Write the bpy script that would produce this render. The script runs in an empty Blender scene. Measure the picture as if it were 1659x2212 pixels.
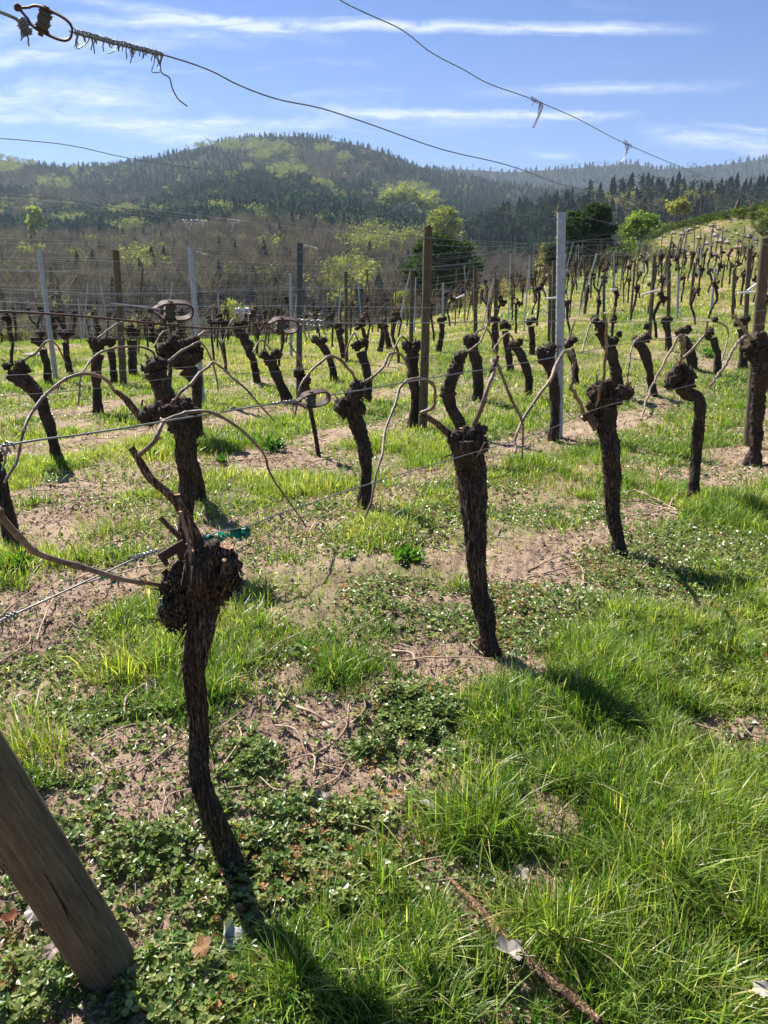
import bpy, math, random
import numpy as np
from mathutils import Vector

random.seed(7); RNG = np.random.default_rng(11)
sc = bpy.context.scene
COL = bpy.data.collections.new('vineyard'); sc.collection.children.link(COL)

# ------------------------------------------------------------------ camera
F_PX, CU, CV, PITCH, CAM_H = 1598., 829.5, 1106., math.radians(15.9), 1.5
cam_d = bpy.data.cameras.new('camera'); cam = bpy.data.objects.new('camera', cam_d); COL.objects.link(cam)
cam.location = (0, 0, CAM_H); cam.rotation_euler = (math.pi/2-PITCH, 0, 0)
cam_d.sensor_fit = 'VERTICAL'; cam_d.sensor_height = 36; cam_d.lens = 36*F_PX/2212
cam_d.clip_start = .02; cam_d.clip_end = 9000
sc.camera = cam

# ------------------------------------------------------------------ light
SUN_EL = math.radians(50); SUN_DIR = (-.66, .75)             # ground direction towards the sun
w = bpy.data.worlds.new('World'); sc.world = w; w.use_nodes = True
sun_d = bpy.data.lights.new('sun', 'SUN'); sun = bpy.data.objects.new('sun', sun_d); COL.objects.link(sun)
sun_d.energy = 5.0; sun_d.angle = math.radians(.53); sun_d.color = (1, .95, .87)
_n = math.hypot(*SUN_DIR)
SUNV = Vector((SUN_DIR[0]/_n*math.cos(SUN_EL), SUN_DIR[1]/_n*math.cos(SUN_EL), math.sin(SUN_EL)))
sun.rotation_euler = SUNV.to_track_quat('Z', 'Y').to_euler()
sc.view_settings.view_transform = 'Standard'; sc.view_settings.look = 'None'
sc.view_settings.exposure = 1.25; sc.view_settings.gamma = 1
cy = sc.cycles
cy.max_bounces = 6; cy.diffuse_bounces = 3; cy.glossy_bounces = 2; cy.transmission_bounces = 4
cy.volume_bounces = 0; cy.transparent_max_bounces = 4; cy.caustics_reflective = False; cy.caustics_refractive = False
cy.use_denoising = True
cy.volume_step_rate = 1

def px_dir(u, v):
    x = (u-CU)/F_PX; y = -(v-CV)/F_PX
    return (x, math.cos(PITCH)+y*math.sin(PITCH), y*math.cos(PITCH)-math.sin(PITCH))
def px_tan(u, v):                                            # world tangents x/y, z/y of a viewing direction
    d = px_dir(u, v); return d[0]/d[1], d[2]/d[1]

class NT:
    def __init__(s, tree): s.t = tree; s.n = tree.nodes; s.l = tree.links
    def node(s, kind, **kw):
        nd = s.n.new(kind)
        for k, v in kw.items(): setattr(nd, k, v)
        return nd
    def put(s, sock, v):
        if isinstance(v, bpy.types.NodeSocket): s.l.new(v, sock)
        elif v is not None: sock.default_value = v
    def m(s, op, a, b=None, c=None, clamp=False):
        nd = s.node('ShaderNodeMath', operation=op, use_clamp=clamp)
        s.put(nd.inputs[0], a)
        if b is not None: s.put(nd.inputs[1], b)
        if c is not None: s.put(nd.inputs[2], c)
        return nd.outputs[0]
    def noise(s, vec, scale, detail=4, rough=.55, dist=0, dim='3D'):
        nd = s.node('ShaderNodeTexNoise'); nd.noise_dimensions = dim
        if vec is not None: s.l.new(vec, nd.inputs['Vector'])
        nd.inputs['Scale'].default_value = scale; nd.inputs['Detail'].default_value = detail
        nd.inputs['Roughness'].default_value = rough; nd.inputs['Distortion'].default_value = dist
        return nd.outputs[0]
    def ramp(s, fac, stops):
        nd = s.node('ShaderNodeValToRGB'); s.put(nd.inputs[0], fac)
        el = nd.color_ramp.elements
        while len(el) < len(stops): el.new(.5)
        for e, (p, c) in zip(el, stops):
            e.position = p; e.color = (c, c, c, 1) if isinstance(c, (int, float)) else (*c, 1)
        return nd.outputs[0]
    def mix(s, fac, a, b, kind='MIX'):
        nd = s.node('ShaderNodeMix', data_type='RGBA', blend_type=kind)
        s.put(nd.inputs[0], fac)
        for sock, v in ((nd.inputs[6], a), (nd.inputs[7], b)):
            s.put(sock, (*v, 1) if isinstance(v, tuple) and len(v) == 3 else v)
        return nd.outputs[2]
    def mapping(s, vec, scale=(1, 1, 1), loc=(0, 0, 0), rot=(0, 0, 0)):
        nd = s.node('ShaderNodeMapping'); s.l.new(vec, nd.inputs[0])
        nd.inputs['Scale'].default_value = scale; nd.inputs['Location'].default_value = loc; nd.inputs['Rotation'].default_value = rot
        return nd.outputs[0]

# ---- sky: Nishita plus thin cirrus and old contrails at infinity
nt = NT(w.node_tree); w.node_tree.nodes.clear()
sky = nt.node('ShaderNodeTexSky', sky_type='NISHITA'); sky.sun_disc = False
sky.sun_elevation = SUN_EL; sky.sun_rotation = math.atan2(SUN_DIR[0], SUN_DIR[1])
sky.altitude = 400; sky.air_density = 1.0; sky.dust_density = .3; sky.ozone_density = 3.0
tc = nt.node('ShaderNodeTexCoord'); sep = nt.node('ShaderNodeSeparateXYZ'); nt.l.new(tc.outputs['Generated'], sep.inputs[0])
ys = nt.m('MAXIMUM', sep.outputs[1], .02)
X = nt.m('DIVIDE', sep.outputs[0], ys); Z = nt.m('DIVIDE', sep.outputs[2], ys)
cmb = nt.node('ShaderNodeCombineXYZ'); nt.put(cmb.inputs[0], X); nt.put(cmb.inputs[1], Z)
P2 = cmb.outputs[0]
warp = nt.noise(P2, 9, 5, .6)
fine = nt.noise(nt.mapping(P2, (14, 85, 1), (0, 0, 0), (0, 0, .05)), 1, 8, .7, .8)
def streak(a, b, wid, amp, edge=60, wob=.02):
    (x0, z0), (x1, z1) = px_tan(*a), px_tan(*b)
    sl = (z1-z0)/(x1-x0)
    line = nt.m('MULTIPLY_ADD', nt.m('SUBTRACT', X, x0), sl, z0)
    d = nt.m('SUBTRACT', Z, line)
    d = nt.m('ADD', d, nt.m('MULTIPLY', nt.m('SUBTRACT', warp, .5), wob))
    q = nt.m('DIVIDE', nt.m('ABSOLUTE', d), wid*.55/F_PX)
    band = nt.m('SUBTRACT', 1, q, clamp=True)
    ed = edge/F_PX
    e1 = nt.m('DIVIDE', nt.m('SUBTRACT', X, x0), ed, clamp=True); e2 = nt.m('DIVIDE', nt.m('SUBTRACT', x1, X), ed, clamp=True)
    k = nt.m('MULTIPLY', nt.m('MULTIPLY', e1, e2), band)
    tex = nt.m('MULTIPLY_ADD', fine, 3.0, -.85, clamp=True)
    return nt.m('MULTIPLY', nt.m('MULTIPLY', k, tex), amp*.95)
parts = [streak((60, 42), (1560, 66), 26, 1.25, 260), streak((60, -20), (760, 92), 24, .8, 200),
         streak((20, 105), (640, 72), 40, .7, 250, .05),
         streak((960, 200), (1640, 184), 24, .75, 260), streak((690, 244), (1400, 250), 20, 1.3, 120),
         streak((800, 262), (1200, 268), 26, .5, 120), streak((1360, 288), (1760, 318), 44, .9, 120, .04),
         streak((1480, 262), (1760, 292), 12, .8, 120),
         streak((1110, 328), (1260, 334), 16, .8, 60), streak((620, 268), (790, 262), 36, .45, 60, .1),
         streak((-300, 140), (260, 118), 36, .95, 160, .05), streak((-300, 190), (420, 215), 60, .95, 180, .08),
         streak((-300, 225), (700, 300), 42, .8, 260, .06), streak((150, 250), (760, 275), 26, .6, 160, .05),
         streak((-200, 60), (300, 75), 60, .5, 160, .08)]
cl = parts[0]
for q in parts[1:]: cl = nt.m('ADD', cl, q)
cir = nt.noise(nt.mapping(P2, (4, 26, 1), (4, 2, 0), (0, 0, .12)), 1, 8, .66, .8)
left = nt.m('MULTIPLY_ADD', X, -.9, .42, clamp=True)
cl = nt.m('ADD', cl, nt.m('MULTIPLY', nt.m('MULTIPLY_ADD', cir, 3.4, -1.85, clamp=True), left))
low = nt.m('MULTIPLY_ADD', Z, -6, 2.0, clamp=True)           # thin veil low over the hills
cl = nt.m('ADD', cl, nt.m('MULTIPLY', low, .10))
cl = nt.m('MINIMUM', cl, .88)
skyc = nt.mix(1.0, sky.outputs[0], (.58, .75, 1.10), 'MULTIPLY')
colr = nt.mix(cl, skyc, (7.2, 8.0, 9.4))
bg = nt.node('ShaderNodeBackground'); nt.l.new(colr, bg.inputs[0]); bg.inputs[1].default_value = .05
wo = nt.node('ShaderNodeOutputWorld'); nt.l.new(bg.outputs[0], wo.inputs[0])

# ------------------------------------------------------------------ terrain
def smooth(a, b, x):
    k = np.clip((x-a)/(b-a), 0, 1); return k*k*(3-2*k)
def edge(t): return np.interp(t, [-.6, -.3, -.14, 0, .08, .165, .25, .32, .36, .8], [20, 22, 25, 29, 32, 37, 42, 50, 60, 64])
def T(x, y):
    x = np.asarray(x, float); y = np.asarray(y, float)
    yy = np.maximum(y, 4.); t = np.clip(x/yy, -1.2, 1.2)
    E = edge(t); EF = np.minimum(E, 50.)
    zE = np.interp(t, [-.6, -.3, -.14, 0, .08, .165, .25, .36, .5, .8], [.3, .33, .35, .6, .96, 1.73, 2.7, 4.3, 4.5, 4.7])
    s = np.clip((yy-9)/(EF-9), 0, 1.0)
    z = zE*s**1.2
    z = z+np.interp(t, [.24, .36, .5, .8], [0, 2.0, 3.6, 4.2])*smooth(48, 57, y)
    d = np.maximum(yy-E, 0)
    z = z-.13*d*smooth(0, 6, d)-.12*np.maximum(d-25, 0)
    z = np.maximum(z, -16-.004*yy)
    return z+.02*np.sin(x*.9+1)*np.cos(y*.7)*smooth(3, 9, y)
def G(u, v):                                                 # where the view through a pixel meets the ground
    d = px_dir(u, v); k = .5; last = k
    while k < 400:
        p = (d[0]*k, d[1]*k, CAM_H+d[2]*k)
        if p[2] <= float(T(p[0], p[1])): break
        last = k; k *= 1.03
    for _ in range(25):
        m = (last+k)/2
        if CAM_H+d[2]*m <= float(T(d[0]*m, d[1]*m)): k = m
        else: last = m
    return Vector((d[0]*k, d[1]*k, float(T(d[0]*k, d[1]*k))))
def PY(u, v, y):                                             # the point of that view at distance y
    d = px_dir(u, v); k = y/d[1]; return Vector((d[0]*k, y, CAM_H+d[2]*k))
RA, RB = .8, -.6                                             # rows run along (.6, .8): .8x-.6y is constant
def PR(u, v, c):                                             # ... in the vertical plane of a row
    d = px_dir(u, v); k = c/(RA*d[0]+RB*d[1]); return Vector((d[0]*k, d[1]*k, CAM_H+d[2]*k))
def px_of(p):                                                # size of a display pixel at p, in metres
    return (p[1]*math.cos(PITCH)-(p[2]-CAM_H)*math.sin(PITCH))/F_PX
ROWC = [-1.4-2.05*i for i in range(40)]

# ------------------------------------------------------------------ noise
def _h(ix, iy, iz, s):
    n = (ix.astype(np.int64)*374761393+iy.astype(np.int64)*668265263+iz.astype(np.int64)*2147483647+s*1274126177) & 0xffffffff
    n = ((n ^ (n >> 13))*1274126177) & 0xffffffff
    n = (n ^ (n >> 16)) & 0xffffff
    return n/float(0xffffff)
def noise3(x, y, z, s=0):
    x, y, z = np.broadcast_arrays(np.asarray(x, float), np.asarray(y, float), np.asarray(z, float))
    xi, yi, zi = np.floor(x), np.floor(y), np.floor(z)
    fx, fy, fz = x-xi, y-yi, z-zi
    fx, fy, fz = fx*fx*(3-2*fx), fy*fy*(3-2*fy), fz*fz*(3-2*fz)
    r = 0
    for a in (0, 1):
        for b in (0, 1):
            for c in (0, 1):
                r = r+_h(xi+a, yi+b, zi+c, s)*(fx if a else 1-fx)*(fy if b else 1-fy)*(fz if c else 1-fz)
    return r*2-1
def fbm(x, y, z=0, s=0, o=4):
    r = 0; a = 1; k = 1
    for i in range(o):
        r = r+a*noise3(np.asarray(x)*k, np.asarray(y)*k, np.asarray(z)*k+i*7.3, s+i); a *= .5; k *= 2.03
    return r

# ------------------------------------------------------------------ mesh builder
class MB:
    def __init__(s): s.V = []; s.Q = []; s.Tr = []; s.C = []; s.n = 0
    def add(s, V, Q=None, Tr=None, col=(1, 1, 1)):
        V = np.asarray(V, float).reshape(-1, 3)
        if Q is not None and len(Q): s.Q.append(np.asarray(Q, np.int64)+s.n)
        if Tr is not None and len(Tr): s.Tr.append(np.asarray(Tr, np.int64)+s.n)
        c = np.asarray(col, float)
        if c.ndim == 1: c = np.tile(c, (len(V), 1))
        s.V.append(V); s.C.append(c); s.n += len(V)
        return s
    def build(s, name, mat, parent=None, smooth=True, origin=None, link=True):
        V = np.concatenate(s.V); C = np.concatenate(s.C)
        if origin is not None: V = V-np.array(origin)[None]
        me = bpy.data.meshes.new(name)
        Q = np.concatenate(s.Q) if s.Q else np.zeros((0, 4), np.int64)
        R = np.concatenate(s.Tr) if s.Tr else np.zeros((0, 3), np.int64)
        me.vertices.add(len(V)); me.vertices.foreach_set('co', V.astype(np.float32).ravel())
        loops = np.concatenate([Q.ravel(), R.ravel()]).astype(np.int32)
        me.loops.add(len(loops)); me.loops.foreach_set('vertex_index', loops)
        tot = np.concatenate([np.full(len(Q), 4), np.full(len(R), 3)]).astype(np.int32)
        st = np.concatenate([[0], np.cumsum(tot)[:-1]]).astype(np.int32)
        me.polygons.add(len(tot)); me.polygons.foreach_set('loop_start', st); me.polygons.foreach_set('loop_total', tot)
        me.polygons.foreach_set('use_smooth', np.full(len(tot), smooth))
        me.update(calc_edges=True); me.validate()
        at = me.color_attributes.new('Col', 'FLOAT_COLOR', 'POINT')
        at.data.foreach_set('color', np.concatenate([C, np.ones((len(C), 1))], 1).astype(np.float32).ravel())
        me.materials.append(mat)
        o = bpy.data.objects.new(name, me)
        if link: COL.objects.link(o)
        if parent is not None:
            o.parent = parent
        if origin is not None:
            if parent is None: o.location = origin
        return o

def spline(pts, n):
    P = np.array([list(p) for p in pts], float)
    if len(P) == 2:
        k = np.linspace(0, 1, n)[:, None]; return P[0]*(1-k)+P[1]*k
    A = np.vstack([2*P[0]-P[1], P, 2*P[-1]-P[-2]])
    u = np.linspace(0, len(P)-1-1e-9, n); i = u.astype(int); f = (u-i)[:, None]
    p0, p1, p2, p3 = A[i], A[i+1], A[i+2], A[i+3]
    return .5*((2*p1)+(-p0+p2)*f+(2*p0-5*p1+4*p2-p3)*f**2+(-p0+3*p1-3*p2+p3)*f**3)
def frames(P):
    Tn = np.gradient(P, axis=0); Tn /= np.linalg.norm(Tn, axis=1)[:, None]+1e-9
    ref = np.array([0, 1., 0]) if abs(Tn[0][1]) < .9 else np.array([1., 0, 0])
    N = np.zeros_like(P); n = np.cross(Tn[0], ref); n /= np.linalg.norm(n)
    for i in range(len(P)):
        n = n-Tn[i]*np.dot(n, Tn[i]); n /= np.linalg.norm(n)+1e-9; N[i] = n
    return Tn, N, np.cross(Tn, N)
def tube(mb, pts, rad, seg=8, n=None, col=(1, 1, 1), disp=None, cap=True, capcol=None, closed_sp=True, jag=0):
    pts = [tuple(p) for p in pts]
    n = n or max(len(pts), 2)
    P = spline(pts, n) if n != len(pts) or len(pts) > 2 else np.array(pts, float)
    R = np.interp(np.linspace(0, 1, n), np.linspace(0, 1, len(rad)), rad) if hasattr(rad, '__len__') else np.full(n, rad)
    Tn, N, B = frames(P)
    th = np.linspace(0, 2*math.pi, seg, endpoint=False)
    L = np.concatenate([[0], np.cumsum(np.linalg.norm(np.diff(P, axis=0), axis=1))])
    RR = np.tile(R[:, None], (1, seg))
    if disp is not None: RR, TH = disp(RR, np.tile(th[None], (n, 1)), np.tile(L[:, None], (1, seg)))
    else: TH = np.tile(th[None], (n, 1))
    V = P[:, None]+RR[..., None]*(np.cos(TH)[..., None]*N[:, None]+np.sin(TH)[..., None]*B[:, None])
    V = V.reshape(-1, 3)
    i = np.arange(n-1)[:, None]*seg; j = np.arange(seg)[None]; k = (j+1) % seg
    Q = np.stack([i+j, i+k, i+seg+k, i+seg+j], -1).reshape(-1, 4)
    mb.add(V, Q=Q, col=col)
    if cap:
        for e, idx in ((0, 0), (1, n-1)):
            r = V[idx*seg:(idx+1)*seg]; c = r.mean(0)
            tr = [[seg, a, (a+1) % seg] if e else [seg, (a+1) % seg, a] for a in range(seg)]
            mb.add(np.vstack([r, c]), Tr=tr, col=(capcol if capcol is not None else (col if np.ndim(col) == 1 else np.mean(col, 0))))
    return P, R
def blob(mb, c, r, seed=0, seg=14, amp=.28, freq=1.6, col=(1, 1, 1), sq=(1, 1, 1), ridge=.12, fr2=5):
    a = np.linspace(0, math.pi, seg//2+3)[1:-1]; b = np.linspace(0, 2*math.pi, seg, endpoint=False)
    A, Bb = np.meshgrid(a, b, indexing='ij')
    D = np.stack([np.sin(A)*np.cos(Bb), np.sin(A)*np.sin(Bb), np.cos(A)], -1).reshape(-1, 3)
    D = np.vstack([D, [[0, 0, 1], [0, 0, -1]]])
    k = 1+amp*noise3(*(D*freq+seed*3.7).T, seed)+ridge*noise3(*(D*fr2+seed*1.3).T, seed+5)+ridge*.7*noise3(*(D*fr2*2.3).T, seed+9)
    V = np.array(c)+D*k[:, None]*r*np.array(sq)
    m = len(a); i = np.arange(m-1)[:, None]*seg; j = np.arange(seg)[None]; kk = (j+1) % seg
    Q = np.stack([i+j, i+seg+j, i+seg+kk, i+kk], -1).reshape(-1, 4)
    top, bot = m*seg, m*seg+1
    Tr = [[top, q, (q+1) % seg] for q in range(seg)]+[[bot, (m-1)*seg+(q+1) % seg, (m-1)*seg+q] for q in range(seg)]
    mb.add(V, Q=Q, Tr=Tr, col=col)
def box(mb, c, s, col=(1, 1, 1), R=None):
    V = np.array([[x, y, z] for x in (-.5, .5) for y in (-.5, .5) for z in (-.5, .5)])*np.array(s)
    if R is not None: V = V@np.array(R).T
    Q = [[0, 1, 3, 2], [4, 6, 7, 5], [0, 4, 5, 1], [2, 3, 7, 6], [0, 2, 6, 4], [1, 5, 7, 3]]
    mb.add(V+np.array(c), Q=Q, col=col)

def tag(o, label=None, cat=None, group=None, kind=None):
    if label: o['label'] = label
    if cat: o['category'] = cat
    if group: o['group'] = group
    if kind: o['kind'] = kind
    return o
def empty(name, loc, label, cat, group=None):
    o = bpy.data.objects.new(name, None); COL.objects.link(o); o.location = loc; o.empty_display_size = .1
    return tag(o, label, cat, group)
def copy_tree(o, parent=None):
    c = o.copy(); COL.objects.link(c); c.parent = parent
    for ch in [q for q in o.children]: copy_tree(ch, c)
    return c

# ------------------------------------------------------------------ materials
def mat(name, fn):
    m = bpy.data.materials.new(name); m.use_nodes = True; m.node_tree.nodes.clear()
    t = NT(m.node_tree); out = t.node('ShaderNodeOutputMaterial'); t.l.new(fn(t), out.inputs[0]); return m
def pbsdf(t, color, rough=.7, spec=.4, metal=0, bump=None, bs=.5, bd=.01):
    p = t.node('ShaderNodeBsdfPrincipled')
    t.put(p.inputs['Base Color'], (*color, 1) if isinstance(color, tuple) else color)
    t.put(p.inputs['Roughness'], rough); p.inputs['Specular IOR Level'].default_value = spec; p.inputs['Metallic'].default_value = metal
    if bump is not None:
        b = t.node('ShaderNodeBump'); b.inputs['Strength'].default_value = bs; b.inputs['Distance'].default_value = bd
        t.l.new(bump, b.inputs['Height']); t.l.new(b.outputs[0], p.inputs['Normal'])
    return p.outputs[0]
def vcol(t): 
    a = t.node('ShaderNodeAttribute', attribute_name='Col'); return a.outputs[0]
def objco(t): return t.node('ShaderNodeTexCoord').outputs['Object']
def geopos(t): return t.node('ShaderNodeNewGeometry').outputs['Position']

def m_soil(t):
    p = geopos(t)
    n1 = t.noise(p, 3, 6, .6); n2 = t.noise(p, 60, 8, .7); n3 = t.noise(p, 240, 3, .6)
    c = t.ramp(n1, [(.3, (.32, .215, .145)), (.7, (.52, .38, .27))])
    c = t.mix(.75, c, t.ramp(n2, [(.32, .22), (.48, .8), (.7, 1.25)]), 'MULTIPLY')
    peb = t.node('ShaderNodeTexVoronoi'); t.l.new(p, peb.inputs['Vector']); peb.inputs['Scale'].default_value = 130
    c = t.mix(t.m('LESS_THAN', peb.outputs['Distance'], .18), c, (.42, .34, .27))
    c = t.mix(1, c, vcol(t), 'MULTIPLY')
    h = t.m('ADD', t.m('MULTIPLY', n2, 1.0), t.m('MULTIPLY', n3, .5))
    return pbsdf(t, c, .95, .15, bump=h, bs=1, bd=.012)
def m_leaf(trans=.45, rough=.45, spec=.5):
    def f(t):
        c = vcol(t)
        n = t.noise(geopos(t), 25, 2); c = t.mix(1, c, t.ramp(n, [(.3, .75), (.7, 1.25)]), 'MULTIPLY')
        a = pbsdf(t, c, rough, spec)
        b = t.node('ShaderNodeBsdfTranslucent'); t.l.new(t.mix(1, c, (1.35, 1.5, .55), 'MULTIPLY'), b.inputs[0])
        mx = t.node('ShaderNodeMixShader'); mx.inputs[0].default_value = trans
        t.l.new(a, mx.inputs[1]); t.l.new(b.outputs[0], mx.inputs[2]); return mx.outputs[0]
    return f
def m_bark(t):
    p = objco(t)
    n = t.noise(t.mapping(p, (1, 1, .07)), 210, 5, .65); n2 = t.noise(p, 22, 5, .6)
    c = t.ramp(n, [(.36, (.008, .006, .005)), (.51, (.032, .023, .017)), (.61, (.11, .080, .058)), (.74, (.34, .27, .20))])
    n3 = t.noise(t.mapping(p, (1, 1, .22)), 42, 5, .7); n4 = t.noise(p, 5, 3)
    c = t.mix(t.m('MULTIPLY', t.m('MULTIPLY_ADD', n3, 5, -2.85, clamp=True), .8), c, (.17, .13, .10))
    c = t.mix(1, c, t.ramp(n4, [(.35, (.7, .7, .72)), (.65, (1.45, 1.35, 1.2))]), 'MULTIPLY')
    c = t.mix(t.m('MULTIPLY_ADD', n2, 3, -1.85, clamp=True), c, (.10, .085, .035))
    c = t.mix(1, c, vcol(t), 'MULTIPLY')
    return pbsdf(t, c, .85, .25, bump=t.m('ADD', n, n2), bs=.9, bd=.006)
def m_cane(t):
    p = objco(t); n = t.noise(p, 70, 4)
    c = t.mix(1, t.ramp(n, [(.3, (.15, .095, .06)), (.7, (.33, .235, .165))]), vcol(t), 'MULTIPLY')
    return pbsdf(t, c, .55, .4, bump=n, bs=.3, bd=.002)
def m_wood(t):
    p = objco(t)
    n = t.noise(t.mapping(p, (1, 1, .07)), 150, 7, .68, .3); n2 = t.noise(t.mapping(p, (1, 1, .5)), 16, 7, .72)
    cr = t.noise(t.mapping(p, (1, 1, .012), (3, 1, 0)), 75, 1, .3); gate = t.noise(t.mapping(p, (1, 1, .3), (9, 4, 0)), 12, 2, .5)
    c = t.ramp(n, [(.3, (.07, .055, .032)), (.55, (.15, .118, .070)), (.8, (.27, .22, .14))])
    c = t.mix(t.m('MULTIPLY_ADD', n2, 2.6, -1.1, clamp=True), c, (.06, .052, .034))
    k = t.m('MULTIPLY', t.m('LESS_THAN', t.m('ABSOLUTE', t.m('SUBTRACT', cr, .5)), .008), t.m('GREATER_THAN', gate, .47))
    c = t.mix(k, c, (.015, .012, .009))
    c = t.mix(1, c, vcol(t), 'MULTIPLY')
    return pbsdf(t, c, .85, .25, bump=t.m('SUBTRACT', n, k), bs=.7, bd=.003)
def m_galv(t):
    n = t.noise(geopos(t), 20, 5, .7)
    return pbsdf(t, t.ramp(n, [(.3, (.27, .29, .30)), (.7, (.46, .48, .50))]), .5, .5, .55)
def m_rust(t):
    n = t.noise(geopos(t), 90, 6, .7)
    c = t.ramp(n, [(.35, (.035, .028, .026)), (.55, (.085, .045, .032)), (.7, (.12, .095, .085))])
    return pbsdf(t, c, .7, .3, 0, bump=n, bs=.4, bd=.002)
def m_plain(col, rough=.6, metal=0, spec=.4, jitter=.25, sc_=40):
    def f(t):
        n = t.noise(geopos(t), sc_, 4); c = t.mix(1, vcol(t), tuple(col), 'MULTIPLY')
        c = t.mix(1, c, t.ramp(n, [(.3, 1-jitter), (.7, 1+jitter)]), 'MULTIPLY')
        return pbsdf(t, c, rough, spec, metal, bump=n, bs=.3, bd=.002)
    return f
M = dict(soil=mat('soil', m_soil), grass=mat('grass', m_leaf(.5, .38, .45)), leaf=mat('leaf', m_leaf(.35, .34, .5)), bark=mat('vine_bark', m_bark),
         cane=mat('cane_bark', m_cane), wood=mat('weathered_wood', m_wood), galv=mat('galvanised_steel', m_galv),
         rust=mat('rusty_steel', m_rust), dsteel=mat('dark_steel', m_plain((.07, .08, .09), .45, .5)),
         wire=mat('fence_wire', m_plain((.20, .21, .20), .45, .6)), wirelt=mat('bright_wire', m_plain((.42, .43, .44), .35, .8)),
         dwire=mat('old_wound_wire', m_plain((.10, .095, .085), .7, .1)),
         tape=mat('green_tie_tape', m_plain((.01, .22, .14), .4)), white=mat('white_plastic', m_plain((.75, .75, .72), .4)),
         dry=mat('dry_leaf', m_leaf(.25, .6, .3)), far=mat('far_foliage', m_leaf(.28, .8, .1)),
         trunk=mat('tree_bark', m_plain((1, 1, 1), .9, 0, .1, .3, 3)), stone=mat('stone', m_plain((1, 1, 1), .9, 0, .2, .3, 12)),
         hill=mat('woodland_floor', m_plain((1, 1, 1), 1, 0, 0, .3, .03)))

# ------------------------------------------------------------------ ground cover layout
def patch(u, v, ru, rv):
    c = G(u, v); a = G(u, v+rv); b = G(u, v-rv)
    return (c.x, c.y, ru*px_of(c), max(.04, abs(b.y-a.y)/2))
def pval(P, x, y):
    r = np.zeros_like(x)
    for cx, cy_, rx, ry in P:
        r = np.maximum(r, 1-smooth(.6, 1.25, np.hypot((x-cx)/rx, (y-cy_)/ry)))
    return r
BARE = [patch(*p) for p in [(300, 1640, 190, 85), (330, 1730, 120, 45), (640, 1560, 190, 70), (700, 1660, 110, 60), (930, 1425, 120, 36), (600, 1480, 90, 40), (150, 1270, 190, 60), (60, 1370, 110, 50),
        (1160, 1225, 100, 26), (1400, 1110, 80, 30), (1180, 1770, 80, 60), (1600, 1580, 150, 48), (1350, 1620, 70, 30), (1010, 1960, 50, 50), (1140, 2120, 80, 50), (1060, 2180, 60, 50), (1020, 1985, 60, 50), (1085, 2060, 50, 40), (1220, 2190, 50, 40), (1170, 1900, 60, 50),
        (150, 1750, 110, 40), (930, 1300, 110, 20), (1590, 985, 90, 24), (600, 1000, 160, 26), (160, 1120, 160, 26), (980, 1700, 40, 30),(520,1560,60,60),(300,1760,80,30)]]
CLOV = [patch(*p) for p in [(900, 1540, 110, 60), (620, 1900, 260, 130), (420, 2120, 200, 120), (330, 1850, 120, 50), (1150, 1330, 300, 80), (1400, 1230, 180, 60), (1560, 1200, 200, 90),
        (850, 1300, 120, 50), (1480, 1400, 220, 90), (700, 1760, 160, 40), (60, 2130, 120, 90), (620, 1450, 90, 40), (560, 1640, 60, 50),(800,1600,60,40)]]
LUSH = [patch(*p) for p in [(900, 2080, 260, 160), (1500, 1850, 260, 230), (1350, 2080, 300, 180), (1450, 1430, 260, 120), (1120, 1560, 130, 80), (1050, 1760, 150, 100),
        (1270, 1540, 110, 80), (640, 2120, 160, 130), (1250, 1650, 110, 60), (1560, 1100, 160, 60)]]
def strip(x, y):
    ww = RA*x+RB*y
    k = np.round((ww+1.4)/2.05); d = np.abs(ww-(-1.4+2.05*k))
    d = np.where(k > 0, 1.0, d)                              # nothing is planted on the camera's side of the first row
    nz = fbm(x*1.7, y*1.7, 0, 3, 3)*.22
    return (1-smooth(.26, .58, d+nz))*(1-.55*smooth(8, 14, y))
def d_grass(x, y):
    base = .46+1.0*fbm(x*1.5, y*1.5, 0, 21, 4)+.10+.5*smooth(4.5, 9, y)
    ww = RA*x+RB*y
    base = base+.35*smooth(-1.0, -.5, ww)-.5*(1-smooth(3, 6.5, y))*(1-smooth(-1.0, -.5, ww))
    base = np.clip(base, .08, 1.15)*(1-.88*strip(x, y))
    base = base*(1-.93*pval(BARE, x, y))
    base = base*(1-.55*pval(CLOV, x, y))
    return np.clip(np.maximum(base, 1.25*pval(LUSH, x, y)*(1-.95*pval(BARE, x, y))), 0, 1.4)
def d_clov(x, y):
    b = np.clip(.30+.9*fbm(x*1.3+9, y*1.3, 0, 31, 3), .03, 1)*(1-.5*strip(x, y))
    return np.clip(np.maximum(b, 1.15*pval(CLOV, x, y))*(1-.85*pval(BARE, x, y)), 0, 1.3)

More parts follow.
